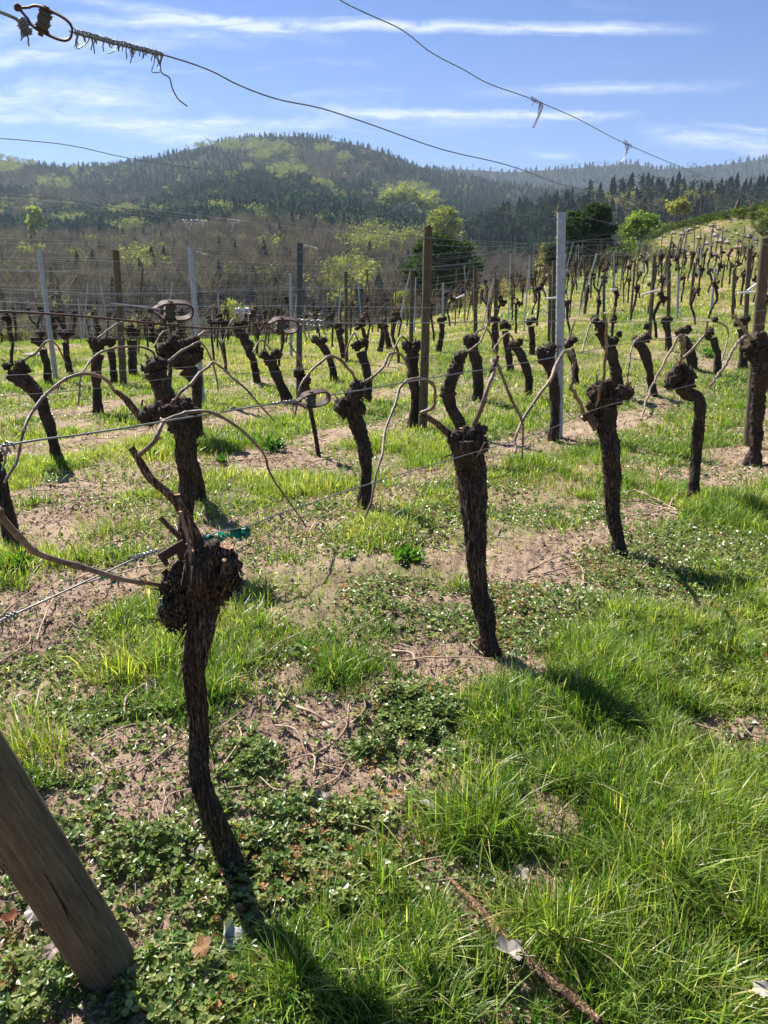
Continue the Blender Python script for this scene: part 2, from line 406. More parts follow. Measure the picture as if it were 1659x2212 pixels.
# ---- the ground sheet
def make_ground():
    fr = np.linspace(math.radians(47), math.radians(133), 560); bk = np.linspace(math.radians(133), math.radians(407), 70)[1:-1]
    th = np.concatenate([fr, bk]); nr = 460
    r = .35*(420/.35)**(np.linspace(0, 1, nr))
    Rr, Th = np.meshgrid(r, th, indexing='ij')
    x = Rr*np.cos(Th); y = Rr*np.sin(Th); z = T(x, y)
    fade = 1-smooth(6, 30, Rr)
    cl = np.abs(fbm(x*9, y*9, 0, 51, 5)); big = fbm(x*1.5, y*1.5, 0, 52, 3)
    z = z+fade*(.022*cl+.014*fbm(x*28, y*28, 0, 53, 3)+.03*big)-.012*fade
    d = 1-smooth(.25, .8, np.clip(d_grass(x, y)+.5*d_clov(x, y), 0, 1))
    fy = smooth(5, 22, Rr)                                   # far off the sward hides the soil: dead thatch and moss colour
    soil = np.array([1., 1., 1.]); gr = np.array([.36, .56, .22])
    yel = np.array([.66, .74, .38])
    nz = smooth(-.3, .5, fbm(x*.35, y*.35, 0, 77, 3))[..., None]
    g2 = gr*(1-nz)+yel*nz
    moss = .55*(1-strip(x, y))*(1-pval(BARE, x, y))*smooth(-.6, .5, fbm(x*2.3, y*2.3, 0, 78, 4))
    k = np.maximum(np.clip(1-d+.25*fy, 0, 1)*(.5+.5*fy), moss)[..., None]
    c = soil*(1-k)+g2*k
    far = smooth(60, 110, Rr)[..., None]; c = c*(1-far)+np.array([.45, .5, .3])*far
    n = len(th); i = np.arange(nr-1)[:, None]*n; j = np.arange(n)[None]; kk = (j+1) % n
    Q = np.stack([i+j, i+n+j, i+n+kk, i+kk], -1).reshape(-1, 4)
    mb = MB(); mb.add(np.stack([x, y, z], -1).reshape(-1, 3), Q=Q, col=c.reshape(-1, 3))
    q = n; mb.add([[0, 0, 0]]+[[x[0, a], y[0, a], z[0, a]] for a in range(n)], Tr=[[0, 1+a, 1+(a+1) % n] for a in range(n)])
    tag(mb.build('ground', M['soil']), kind='structure')
make_ground()
def Tn(x, y):                                                # ground height with its clods, for what lies on it
    fade = 1-smooth(6, 30, np.hypot(x, y))
    return T(x, y)+fade*(.022*np.abs(fbm(x*9, y*9, 0, 51, 5))+.014*fbm(x*28, y*28, 0, 53, 3)+.03*fbm(x*1.5, y*1.5, 0, 52, 3))-.012*fade

# ------------------------------------------------------------------ grass and weeds
def blades(mb, x, y, z, h, wd, lean, az, col, seg=3, colt=None):
    n = len(x)
    if n == 0: return
    u = np.linspace(0, 1, seg+1)
    side = np.stack([-np.sin(az), np.cos(az), np.zeros(n)], -1)
    tw = RNG.uniform(-1, 1, n)
    side = side*np.cos(tw)[:, None]+np.stack([np.cos(az), np.sin(az), np.zeros(n)], -1)*np.sin(tw)[:, None]
    V = []
    for k, s in enumerate(u):
        rad = h*lean*s**1.7; zz = h*(s-.35*lean*s**2.2)
        c = np.stack([x+np.cos(az)*rad, y+np.sin(az)*rad, z+zz], -1)
        if k < seg:
            ww = (wd*(1-.55*s**1.5))[:, None]*side*.5
            V += [c-ww, c+ww]
        else: V.append(c)
    V = np.stack(V, 1); m = V.shape[1]
    b = np.arange(n)[:, None]*m
    Q = []
    for k in range(seg-1): Q.append(b+np.array([[2*k, 2*k+1, 2*k+3, 2*k+2]]))
    Tr = b+np.array([[2*seg-2, 2*seg-1, 2*seg]])
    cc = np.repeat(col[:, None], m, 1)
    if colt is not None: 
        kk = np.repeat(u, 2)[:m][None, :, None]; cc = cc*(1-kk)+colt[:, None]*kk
    mb.add(V.reshape(-1, 3), Q=np.concatenate(Q) if Q else None, Tr=Tr, col=cc.reshape(-1, 3))
def pick(n, ymin, ymax, dens, pad=.12, power=1.):            # random spots of the visible wedge kept by density
    out = [[], []]; got = 0; tries = 0
    while got < n and tries < 40:
        k = n*2
        yy = (ymin**power+(ymax**power-ymin**power)*RNG.random(k))**(1/power)
        tt = RNG.uniform(-1, 1, k)*np.interp(yy, [1, 2.2, 3], [.80, .66, .60]); xx = tt*yy
        keep = RNG.random(k) < dens(xx, yy)
        out[0].append(xx[keep]); out[1].append(yy[keep]); got += keep.sum(); tries += 1
    return np.concatenate(out[0])[:n], np.concatenate(out[1])[:n]
GREEN = np.array([[.08, .165, .022], [.165, .255, .036], [.275, .325, .065], [.40, .41, .11], [.56, .48, .26]])
def gcol(n, shift=0.):
    k = np.clip(RNG.normal(1.1+shift, .85, n), 0, 3.99); k = np.where(RNG.random(n) < .05, 3.9, k); i = k.astype(int); f = (k-i)[:, None]
    return (GREEN[i]*(1-f)+GREEN[np.minimum(i+1, 4)]*f)*RNG.uniform(.5, 1.45, n)[:, None]
def sward():
    mb = MB()
    for n, y0, y1, h0, h1, w0, seg, pw in ((56000, .95, 3.2, .02, .10, .0040, 3, 2), (66000, 3.2, 8, .03, .12, .0060, 2, 1.5), (100000, 8, 24, .04, .12, .014, 1, 1.2), (70000, 22, 62, .05, .12, .036, 1, 1.3)):
        x, y = pick(n, y0, y1, (lambda a, b: np.where(T(a, b) > -2, d_grass(a, b), 0)), power=pw)
        m = len(x); h = RNG.uniform(h0, h1, m)*(.7+.5*np.clip(d_grass(x, y), 0, 1.2))*(.75+.6*smooth(-.5, .7, fbm(x*2.2, y*2.2, 0, 89, 3)))
        sh = .2+1.3*fbm(x*.6, y*.6, 0, 88, 3)+.8*fbm(x*4, y*4, 0, 90, 2)+.4*smooth(7, 20, y)
        k = gcol(m, sh)
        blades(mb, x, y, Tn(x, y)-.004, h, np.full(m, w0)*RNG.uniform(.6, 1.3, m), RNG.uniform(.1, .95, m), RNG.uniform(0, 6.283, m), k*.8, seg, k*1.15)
    tag(mb.build('grass_sward', M['grass'], smooth=False), 'short bright green grass growing between the vine rows', 'grass', kind='stuff')
sward()
# tufts traced from the photo: u, v of the base, radius px, height px, blades, colour shift
TUFTS = [(270, 1450, 70, 150, 420, 1.0), (515, 1455, 60, 70, 240, .2), (725, 1440, 70, 65, 260, 0), (560, 1290, 60, 60, 240, .3), (1215, 1135, 55, 55, 260, -.3), (990, 1265, 60, 60, 260, 0),
         (725, 1165, 60, 35, 200, 0), (75, 1640, 80, 170, 240, 1.3), (1110, 1580, 80, 130, 520, -.8), (1250, 1560, 80, 110, 480, -.8), (1040, 1790, 110, 170, 620, 0), (1265, 1690, 80, 120, 420, .2),
         (650, 2140, 110, 160, 700, -.7), (820, 1900, 90, 130, 420, -.2), (900, 2050, 120, 140, 600, -.3), (780, 2200, 120, 150, 600, -.4), (1180, 2020, 100, 240, 520, .6), (1420, 1900, 120, 220, 650, .0),
         (1560, 1780, 120, 200, 750, -.1), (1640, 2000, 120, 220, 650, 0), (1480, 2120, 130, 200, 600, .2), (1300, 2190, 120, 160, 500, .1), (840, 1045, 45, 35, 200, -.2), (75, 1095, 40, 50, 220, -.4),
         (1560, 955, 45, 40, 160, -.4), (1510, 1245, 80, 60, 380, -.4), (1130, 1500, 70, 80, 300, -.2), (1400, 1480, 100, 70, 420, -.2), (1600, 1420, 90, 80, 380, -.1), (1320, 1320, 80, 60, 260, -.1),
         (1600, 1290, 90, 70, 320, .1), (1440, 1150, 70, 50, 260, 0), (1620, 1110, 70, 60, 320, .2), (250, 1150, 120, 70, 380, .5), (620, 1210, 60, 40, 200, .2), (1330, 1620, 80, 80, 260, .3), (860, 1180, 50, 30, 160, -.3),
         (590, 960, 40, 40, 200, -.2), (1010, 1090, 50, 30, 160, 0), (30, 1260, 60, 60, 260, -.2), (960, 2200, 120, 120, 420, -.1), (1050, 1640, 80, 80, 300, .1),(1380,1730,90,110,360,.3),(560,1140,80,35,260,.4),(460,1090,80,35,260,.3),(300,1200,80,40,240,.3)]
def tufts():
    mb = MB()
    def tuft(x0, y0, rad, hgt, nb, sh, wd):
        a = RNG.uniform(0, 6.283, nb); r = rad*.75*RNG.random(nb)**.8*(1+.5*np.sin(a*2+x0*50)); x = x0+r*np.cos(a); y = y0+r*np.sin(a); b0 = RNG.uniform(0, 6.283)
        h = hgt*RNG.uniform(.3, 1.15, nb); az = np.where(RNG.random(nb) < .35, b0+RNG.normal(0, .5, nb), a+RNG.normal(0, .95, nb))
        c = gcol(nb, sh)
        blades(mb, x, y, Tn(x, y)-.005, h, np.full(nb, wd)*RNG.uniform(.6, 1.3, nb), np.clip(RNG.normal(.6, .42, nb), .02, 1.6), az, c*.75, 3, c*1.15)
    for u, v, r, h, nb, sh in TUFTS:
        g = G(u, v); s = px_of(g)
        tuft(g.x, g.y, r*s*1.35, min(.19, h*s*.74), int(nb*.8), sh, .0046 if g.y < 3 else .0055)
    x, y = pick(330, 1.1, 4.2, lambda a, b: np.clip(d_grass(a, b)-.45, 0, 1), power=2)
    for a, b in zip(x, y): tuft(a, b, RNG.uniform(.04, .13), RNG.uniform(.05, .16), 64, RNG.normal(.2, .8), .0042)
    x, y = pick(620, 4.2, 14, lambda a, b: np.clip(d_grass(a, b)-.2, 0, 1), power=1.4)
    for a, b in zip(x, y): tuft(a, b, RNG.uniform(.06, .2), RNG.uniform(.05, .15), 70, RNG.normal(.1, .6), .006)
    # long seed stalks in the right foreground
    for u, v in [(1270, 2000), (1240, 2060), (1300, 2040), (1350, 1990), (1390, 1960), (1330, 2120), (1290, 1960), (1440, 2060)]:
        g = G(u, v); n = 7
        blades(mb, np.full(n, g.x)+RNG.normal(0, .02, n), np.full(n, g.y)+RNG.normal(0, .02, n), np.full(n, 0.), RNG.uniform(.14, .26, n), np.full(n, .0028), RNG.uniform(.05, .4, n), RNG.uniform(0, 6.28, n), gcol(n, 1.2), 3)
    tag(mb.build('grass_tufts', M['grass'], smooth=False), 'long bladed grass tufts scattered over the vineyard floor', 'grass', kind='stuff')
tufts()
def leafquads(mb, c, az, tilt, L, W, col, fold=.25):
    n = len(az); f = np.stack([np.cos(az)*np.cos(tilt), np.sin(az)*np.cos(tilt), np.sin(tilt)], -1)
    s = np.stack([-np.sin(az), np.cos(az), RNG.uniform(-.5, .5, n)], -1); s /= np.linalg.norm(s, axis=1)[:, None]
    up = np.cross(f, s)
    L = L[:, None]; W = W[:, None]
    P0 = c; P1 = c+f*L*.45+s*W*.5+up*W*fold; P2 = c+f*L*.85+s*W*.36+up*W*fold*.6; P3 = c+f*L
    P4 = c+f*L*.85-s*W*.36+up*W*fold*.6; P5 = c+f*L*.45-s*W*.5+up*W*fold; P6 = c+f*L*.5
    V = np.stack([P0, P1, P2, P3, P4, P5, P6], 1)
    b = np.arange(n)[:, None]*7
    Q = np.concatenate([b+np.array([[0, 1, 2, 6]]), b+np.array([[0, 6, 4, 5]])])
    Tr = np.concatenate([b+np.array([[6, 2, 3]]), b+np.array([[6, 3, 4]])])
    mb.add(V.reshape(-1, 3), Q=Q, Tr=Tr, col=np.repeat(col, 7, 0))
def groundcover():
    mb = MB()
    for n, y0, y1, sz, pw in ((13000, 1.0, 2.6, .0155, 2), (15000, 2.4, 5.5, .017, 1.6), (12000, 5, 14, .026, 1.3)):
        x, y = pick(n, y0, y1, d_clov, power=pw); m = len(x)
        hh = RNG.uniform(.006, .045, m)*np.clip(d_clov(x, y), .3, 1.2); a0 = RNG.uniform(0, 6.283, m)
        red = (fbm(x*3, y*3, 0, 61, 2) > .15)
        base = np.where(RNG.random(m)[:, None] < .5, [[.12, .19, .045]], [[.23, .26, .085]])*RNG.uniform(.7, 1.3, m)[:, None]
        base = np.where((red & (RNG.random(m) < .18))[:, None], base*[[1.5, .72, .9]], base)
        s = sz*RNG.uniform(.6, 1.35, m); zz = Tn(x, y)+hh
        k5 = RNG.random(m) < .45
        for q in range(5):
            sel = np.ones(m, bool) if q < 3 else k5
            a = a0+q*np.where(k5, 1.05, 2.094)+RNG.normal(0, .15, m)
            c = np.stack([x, y, zz], -1)[sel]
            leafquads(mb, c, a[sel], RNG.normal(.15, .5, sel.sum()), s[sel], (s*np.where(k5, .55, .9))[sel], base[sel])
    tag(mb.build('ground_cover_plants', M['leaf'], smooth=False), 'low clover and cinquefoil leaves carpeting the soil', 'ground cover', kind='stuff')
groundcover()
def litter():                                                # bark crumbs, dead grass and stalks lying on the soil
    mb = MB()
    for n, y0, y1, L0, L1, w0 in ((13000, 1.0, 3.2, .01, .07, .0022), (13000, 3, 8, .02, .14, .0035), (7000, 8, 20, .05, .25, .007)):
        x, y = pick(n, y0, y1, lambda a, b: np.clip(.35+.9*strip(a, b)+.8*pval(BARE, a, b), 0, 1), power=1.7); m = len(x)
        L = RNG.uniform(L0, L1, m)*RNG.random(m)**.6; az = RNG.uniform(0, 6.283, m)
        f = np.stack([np.cos(az), np.sin(az), RNG.normal(0, .12, m)], -1); s = np.stack([-np.sin(az), np.cos(az), RNG.normal(0, .3, m)], -1)*w0*.5
        z = Tn(x, y)+.004; c = np.stack([x, y, z], -1); up = np.array([0, 0, w0*.7])
        e = c+f*L[:, None]; V = np.stack([c-s, c+s, c+up, e-s*.6, e+s*.6, e+up*.6], 1)
        b = np.arange(m)[:, None]*6
        col = np.array([[.33, .26, .18]])*(RNG.random(m)**1.5*2.0+.15)[:, None]*RNG.uniform(.85, 1.1, (m, 3))
        mb.add(V.reshape(-1, 3), Q=np.concatenate([b+np.array([[0, 2, 5, 3]]), b+np.array([[2, 1, 4, 5]])]), Tr=b+np.array([[3, 5, 4]]), col=np.repeat(col, 6, 0))
    # clods and gravel
    for n, y0, y1, r0 in ((16000, 1.0, 3.6, .0055), (9000, 3.2, 8, .010)):
        x, y = pick(n, y0, y1, lambda a, b: np.clip(.10+.6*strip(a, b)+.9*pval(BARE, a, b), 0, 1), power=1.7); m = len(x)
        r = r0*RNG.uniform(.35, 1.5, m)*RNG.uniform(.5, 1.2, m)
        O = np.array([[1, 0, 0], [-1, 0, 0], [0, 1, 0], [0, -1, 0], [0, 0, .8], [0, 0, -.6]], float)
        V = np.stack([x, y, Tn(x, y)+r*.3], -1)[:, None]+O[None]*r[:, None, None]*RNG.uniform(.6, 1.3, (m, 6, 1))
        b = np.arange(m)[:, None]*6
        Tr = np.concatenate([b+np.array([[p, q, 4]]) for p, q in ((0, 2), (2, 1), (1, 3), (3, 0))]+[b+np.array([[q, p, 5]]) for p, q in ((0, 2), (2, 1), (1, 3), (3, 0))])
        col = np.array([[.27, .19, .14]])*RNG.uniform(.6, 1.35, m)[:, None]
        mb.add(V.reshape(-1, 3), Tr=Tr, col=np.repeat(col, 6, 0))
    tag(mb.build('soil_litter', M['stone'], smooth=False), 'crumbs of soil, bark and dead stalks strewn along the rows', 'plant litter', kind='stuff')
litter()
# ------------------------------------------------------------------ grapevines
def bark_disp(amp, ax, seed, twist=2.0, k=2.6):
    def f(R, TH, L):
        th = TH+twist*L
        c, s = np.cos(th), np.sin(th)
        r1 = 1-np.abs(noise3(c*k+seed, s*k, L*ax, seed)); r2 = noise3(c*1.1+seed, s*1.1, L*9, seed+3)
        r3 = 1-np.abs(noise3(c*k*2.4, s*k*2.4+seed, L*ax*2.5, seed+6)); r4 = noise3(c*6, s*6, L*60, seed+8)
        return R*(.94+amp*(1.15*(r1-.80)+.55*r2+.75*(r3-.78)+.25*r4)), TH
    return f
def strips(mb, P, R, n, seed):                               # loose shreds of bark standing off the trunk
    rs = np.random.default_rng(seed); Tn_, N, B = frames(P)
    for _ in range(n):
        i = rs.integers(1, len(P)-2); a = rs.uniform(0, 6.283); r = R[i]*rs.uniform(.95, 1.12)
        d = N[i]*math.cos(a)+B[i]*math.sin(a); t = Tn_[i]; q = np.cross(t, d)
        L = rs.uniform(.015, .07); wd = rs.uniform(.0015, .004)
        p0 = P[i]+d*r; k = rs.uniform(.05, .35); s = -1 if rs.random() < .7 else 1
        p1 = p0+t*L*.5*s+d*k*L*.35; p2 = p0+t*L*s+d*k*L+q*rs.uniform(-.2, .2)*L
        V = [p0-q*wd-d*.002, p0+q*wd-d*.002, p1+q*wd*.8, p1-q*wd*.8, p2+q*wd*.2, p2-q*wd*.2]
        V += [v-d*.0015 for v in V]
        mb.add(V, Q=[[0, 1, 2, 3], [3, 2, 4, 5], [6, 9, 8, 7], [9, 11, 10, 8], [0, 3, 9, 6], [1, 7, 8, 2]], col=np.array([1, .95, .9])*rs.uniform(.6, 2.2))
def shag(mb, c, r, n, seed):                                 # shreds of bark hanging round a lump
    rs = np.random.default_rng(seed*7+1)
    for _ in range(n):
        d = rs.normal(0, 1, 3); d[1] = -abs(d[1])*.8; d /= np.linalg.norm(d); t = np.cross(d, rs.normal(0, 1, 3)); t /= np.linalg.norm(t); t[2] -= .9; t /= np.linalg.norm(t)
        q = np.cross(t, d); q /= np.linalg.norm(q); L = r*rs.uniform(.4, 1.3); wd = rs.uniform(.0015, .005); p0 = np.array(c)+d*r*rs.uniform(1.0, 1.12)
        p1 = p0+t*L*.5+d*L*rs.uniform(0, .12); p2 = p0+t*L+d*L*rs.uniform(-.3, .2)
        V = [p0-q*wd, p0+q*wd, p1+q*wd*.8, p1-q*wd*.8, p2+q*wd*.2, p2-q*wd*.2]; V += [x-d*.0015 for x in V]
        mb.add(V, Q=[[0, 1, 2, 3], [3, 2, 4, 5], [6, 9, 8, 7], [9, 11, 10, 8], [0, 3, 9, 6], [1, 7, 8, 2]], col=np.array([1, .93, .85])*rs.uniform(.8, 2.8))
def cane_mesh(mb, pts, r, seed=0, node=.085, seg=6):
    pts = [Vector(p) for p in pts]; L = sum((pts[i+1]-pts[i]).length for i in range(len(pts)-1))
    n = max(6, int(L/.012)); rs = np.random.default_rng(seed)
    P = spline(pts, n); s = np.linspace(0, L, n)
    R = np.interp(np.linspace(0, 1, n), np.linspace(0, 1, len(r)), r)
    ph = (s/node+.3) % 1; sw = np.exp(-((ph-.5)/.07)**2); R2 = R*(1+.45*sw)
    zig = np.abs(((s/node) % 2)-1)-.5
    Tn_, N, B = frames(P); R2 = R2*.88; P = P+N*(zig*.010)[:, None]*min(1, L)+B*(noise3(s*7, 0, seed, seed)*.004)[:, None]
    sh = .8+.35*noise3(s*11, 2, seed, seed)
    tube(mb, P, R2, seg, col=np.repeat(np.clip(sh, .5, 1.3)[:, None], seg, 0)*np.array([[1, 1, 1]]), capcol=(1.7, 1.6, 1.4), n=n)
    idx = [i for i in range(2, n-1) if sw[i] > sw[i-1] and sw[i] >= sw[i+1]]
    return [(P[i], N[i]*(1 if q % 2 else -1), R[i], Tn_[i]) for q, i in enumerate(idx)]
BUD = None
def bud_proto():
    mb = MB(); blob(mb, (0, 0, .35), .55, 3, 8, .15, col=(1.5, 1.35, 1.05), sq=(1, 1, 1.5), ridge=.05)
    blob(mb, (.15, .1, 1.0), .34, 5, 6, .2, col=(1.5, 1.75, .9), sq=(1, .8, 1.2), ridge=.05)
    return mb.build('bud', M['cane'], link=False).data
BUD = bud_proto()
def add_cane(parent, o0, pts, r, seed, buds=True, name='cane', col=None, skip=0):
    mb = MB(); nodes = cane_mesh(mb, pts, r, seed)
    c = mb.build(name, M['cane'], parent, origin=o0)
    if buds:
        for p, n, rr, t in nodes[skip:]:
            b = bpy.data.objects.new('bud', BUD); COL.objects.link(b); b.parent = c
            d = Vector(n)+Vector(t)*.9; b.rotation_mode = 'QUATERNION'; b.rotation_quaternion = d.to_track_quat('Z', 'X')
            b.location = Vector(p)-Vector(o0)+Vector(n)*rr*.9; s = random.uniform(.0045, .0085)*(1 if rr > .003 else .75)*.85; b.scale = (s, s, s)
    return c
def cane_row(c, px, off=0):                                  # a cane traced in the vertical plane of its row
    out = []
    for i, q in enumerate(px):
        p = PR(q[0], q[1], c); p += Vector((.8, -.6, 0))*off*math.sin(i*1.3)*.5
        out.append(p)
    return out
def vine(label, base, trunk, lumps, canes=(), spurs=(), row=None, seed=1, detail=1., buds=True, amp=.2, group='old grapevines standing in rows', bark_n=0, name='grapevine', cut=()):
    g = G(*base)
    v = empty(name, g, label, 'grapevine', group)
    yb = g.y; s = px_of(Vector((g.x, yb, .5))); cr = RA*g.x+RB*g.y
    P3 = lambda u, vv: PY(u, vv, yb+(0))
    pts = []; rad = []
    for i, (u, vv, r) in enumerate(trunk):
        p = P3(u, vv)
        if i == 0: p = Vector((g.x, g.y, g.z-.05)) if detail < 1.5 else Vector((p.x, p.y, g.z-.04))
        p.y += .02*math.sin(seed*2.1+i*1.7)*(i > 0)
        pts.append(p); rad.append(r*px_of(p))
    L = sum((pts[i+1]-pts[i]).length for i in range(len(pts)-1))
    seg = int(28*detail) if detail >= 1 else int(14); n = int(L/(.007 if detail > 1 else .012 if detail == 1 else .03))
    mb = MB(); rad = [q*(1.22 if i == 0 else .9 if i < len(rad)-2 else 1) for i, q in enumerate(rad)]
    P, R = tube(mb, pts, rad, seg, max(n, 10), disp=bark_disp(amp*(1.0 if detail > 1.5 else 1.3), 3.2 if detail > 1.5 else 5, seed, (.8+seed % 3)*(2.2 if detail > 1.2 else 1)), cap=True)
    if bark_n: strips(mb, P, R, bark_n, seed)
    mb.build('trunk', M['bark'], v, origin=g)
    if lumps:
        mb = MB()
        for k, q in enumerate(lumps):
            u, vv, r = q[:3]; dz = (q[3] if len(q) > 3 else (random.random()-.5)*.6)*r*s
            p = P3(u, vv); p.y += dz
            rr = r*px_of(p)
            blob(mb, p, rr*(1.06 if detail < 1.3 else .96), seed*5+k, 20 if detail < 1.5 else 40, .38, 1.8, (1, 1, 1), (1, 1, 1), .34 if detail < 1.5 else .22, 4.2 if detail < 1.5 else 3)
            if detail >= 1.3: shag(mb, p, rr, 18 if detail < 1.5 else 34, seed+k)
            for _ in range(int(3*detail)+1 if detail < 1.5 else 3):               # pruning scars and little knobs on every lump
                d = Vector((random.uniform(-1, 1), random.uniform(-1, .6), random.uniform(-.3, 1))).normalized()
                kr = rr*random.uniform(.28, .5); blob(mb, p+d*rr*.85, kr, seed*7+k+_, 10 if detail < 1.5 else 16, .35, 2, (1, 1, 1), (1, 1, 1), .25)
            for _ in range(3 if detail < 1.5 else 1):        # short snags left by winter pruning
                d = Vector((random.uniform(-1, 1), random.uniform(-1, .8), random.uniform(-.15, 1.1))).normalized()
                L = rr*random.uniform(.35, .9 if detail < 1.5 else .6); kr = random.uniform(.0035, .008)*(1.25 if detail < 1 else 1); q0 = p+d*rr*.8
                tube(mb, [q0, q0+d*L*.5+Vector((random.uniform(-.2, .2), 0, .15))*L, q0+d*L+Vector((random.uniform(-.4, .4), 0, .45))*L], [kr*1.5, kr, kr*.85], 7, 7, disp=bark_disp(.2, 20, k+_), capcol=(4.5, 3.8, 3), col=(1.5, 1.4, 1.25))
        mb.build('head', M['bark'], v, origin=g)
    for q in cut:                                            # sawn-off stubs with a pale cut face
        (u0, v0, u1, v1, r) = q; a = P3(u0, v0); b = P3(u1, v1); mb = MB()
        tube(mb, [a, (a+b)/2, b], [r*s*1.1, r*s, r*s*.95], 14, 8, disp=bark_disp(.12, 10, seed+4), capcol=(6, 5.2, 4.2))
        mb.build('pruned_stub', M['bark'], v, origin=g)
    for k, c in enumerate(spurs):
        ps = [P3(a, b) for a, b, _ in c]; rs = [max(.0035, r*s) for *_, r in c]
        mb = MB(); tube(mb, ps, rs, 10 if detail < 1.5 else 16, max(12, len(ps)*5), disp=bark_disp(.12, 12, seed+k), capcol=(5, 4.2, 3.4), col=(2.4, 2.1, 1.8))
        mb.build('spur', M['bark'], v, origin=g)
    for k, c in enumerate(canes):
        ps = cane_row(cr, c[0], .06) if len(c[0][0]) == 2 else c[0]
        sh = P3(*c[0][0])-ps[0]; ps = [p+sh*(1-i/(len(ps)-1)) for i, p in enumerate(ps)]
        r = [q*px_of(ps[0]) for q in c[1]]; r = [max(x, .0021) for x in r]
        add_cane(v, g, ps, r, seed*3+k, buds)
    return v
D2 = lambda X, Y: (768+.537*X, 493.7+.537*Y)
# --- first row, nearest the camera
vine('nearest vine with thick shaggy head and long curved trunk, beside the leaning post', (507, 1893),
     [(508, 1897, 30), (484, 1840, 30), (462, 1760, 29), (435, 1680, 25), (428, 1600, 25), (418, 1500, 26), (422, 1420, 27), (430, 1370, 33), (433, 1320, 41), (436, 1270, 45), (438, 1225, 40), (440, 1190, 24)],
     [(375, 1312, 30, -.2), (368, 1262, 20, -.3), (398, 1240, 26, -.2), (486, 1226, 32, -.3), (500, 1255, 22, 0), (440, 1235, 42, 0), (455, 1190, 26, -.3), (425, 1200, 20, -.5), (395, 1290, 26, .2), (470, 1275, 28, .3), (378, 1340, 20, 0)],
     canes=[([(303, 985), (310, 953), (340, 920), (380, 903), (425, 888), (460, 890), (510, 925), (565, 978), (600, 1023), (630, 1073), (655, 1138)], [5.6, 5.6, 5.4, 5, 4.6, 4, 3.4, 3, 2.4, 2]),
            ([(392, 1275), (394, 1230), (398, 1170), (402, 1108)], [4.2, 4, 4.6]),
            ([(352, 1266), (280, 1250), (210, 1235), (100, 1203), (50, 1163), (-10, 1100)], [5, 5.6, 6.2, 6.8, 7])],
     spurs=[[(432, 1200, 12), (425, 1165, 13), (405, 1125, 12), (388, 1095, 11), (378, 1075, 11)], [(388, 1095, 9), (360, 1063, 9), (325, 1033, 8.5), (300, 993, 8), (283, 967, 7.5)], [(388, 1160, 6), (368, 1140, 5.5), (346, 1118, 5.5)],
            [(352, 1266, 9), (365, 1262, 10), (385, 1268, 12)]],
     cut=[(480, 1212, 488, 1178, 20), (500, 1240, 507, 1228, 9), (365, 1245, 353, 1232, 8), (384, 1095, 381, 1068, 8)], seed=3, detail=2., amp=.24, bark_n=210)
vine('thick twisted vine with a flat head, second of the front row', (1055, 1417),
     [(1056, 1422, 26), (1054, 1373, 21), (1048, 1323, 26), (1035, 1273, 23), (1026, 1173, 26), (1023, 1098, 33), (1019, 1023, 38), (1012, 975, 35), (1010, 945, 26)],
     [(985, 948, 17), (1008, 938, 17), (1034, 932, 14), (1028, 957, 24), (1000, 965, 26), (1044, 926, 8)],
     canes=[([(911, 894), (929, 864), (924, 816), (889, 813), (865, 859), (822, 950), (795, 1031), (784, 1120)], [4.4, 4.2, 4, 3.8, 3.4, 3, 2.6, 2.2]),
            ([(1026, 918), (1031, 859), (1058, 805), (1074, 778), (1090, 794), (1106, 870), (1117, 923), (1122, 990)], [6, 5.4, 5, 4.4, 4, 3.4, 3, 2.6]),
            ([(1006, 1008), (1020, 978), (1040, 955)], [2.2, 2, 1.6])],
     spurs=[[(985, 950, 9), (965, 933, 8), (940, 912, 6.5), (908, 893, 6.5)], [(1022, 945, 9), (1026, 918, 7)], [(1058, 805, 4), (1068, 790, 4), (1076, 768, 3.4)]],
     cut=[(1000, 935, 998, 924, 7), (1030, 935, 1034, 922, 6)], seed=5, detail=1.6, amp=.24, bark_n=150)
vine('stout vine with a broad knobbly double head, third of the front row', (1336, 1195),
     [(1337, 1200, 17), (1335, 1165, 15), (1326, 1111, 17), (1322, 1031, 22), (1318, 977, 23), (1312, 923, 24), (1308, 875, 26), (1312, 850, 22)],
     [(1290, 848, 20), (1310, 836, 15), (1348, 850, 17), (1322, 862, 20), (1358, 845, 10), (1285, 878, 16)],
     canes=[([(1262, 893), (1230, 848), (1224, 827), (1246, 778), (1243, 751), (1208, 754), (1171, 811), (1144, 870), (1125, 939), (1122, 980)], [4.8, 4.4, 4, 4, 3.8, 3.6, 3.2, 2.8, 2.4]),
            ([(1283, 891), (1292, 816), (1305, 735), (1316, 676)], [3.4, 3, 2.4])],
     spurs=[[(1290, 925, 12), (1278, 905, 11), (1262, 893, 7)]], cut=[(1268, 905, 1260, 897, 9), (1295, 838, 1292, 826, 8), (1340, 842, 1343, 832, 8)], seed=8, detail=1.3, amp=.22, bark_n=100)
vine('vine with a sharp elbow bend below its head, fourth of the front row', (1495, 1080),
     [(1494, 1084, 14), (1499, 1040, 13), (1505, 1000, 13), (1508, 925, 14), (1510, 885, 15), (1508, 862, 14), (1485, 850, 16), (1466, 825, 19)],
     [(1462, 815, 17), (1485, 812, 16), (1472, 795, 13), (1450, 830, 12), (1487, 832, 13)],
     canes=[([(1466, 794), (1464, 760), (1463, 724)], [3, 2.6, 2.2]), ([(1471, 778), (1495, 745), (1520, 719), (1536, 692)], [3.4, 3, 2.6]),
            ([(1462, 800), (1470, 745), (1463, 720), (1434, 794), (1410, 850), (1383, 905)], [3.4, 3, 2.8, 2.4, 2.2])], cut=[(1452, 832, 1444, 838, 7)], seed=11, detail=1.1, amp=.22, bark_n=70)
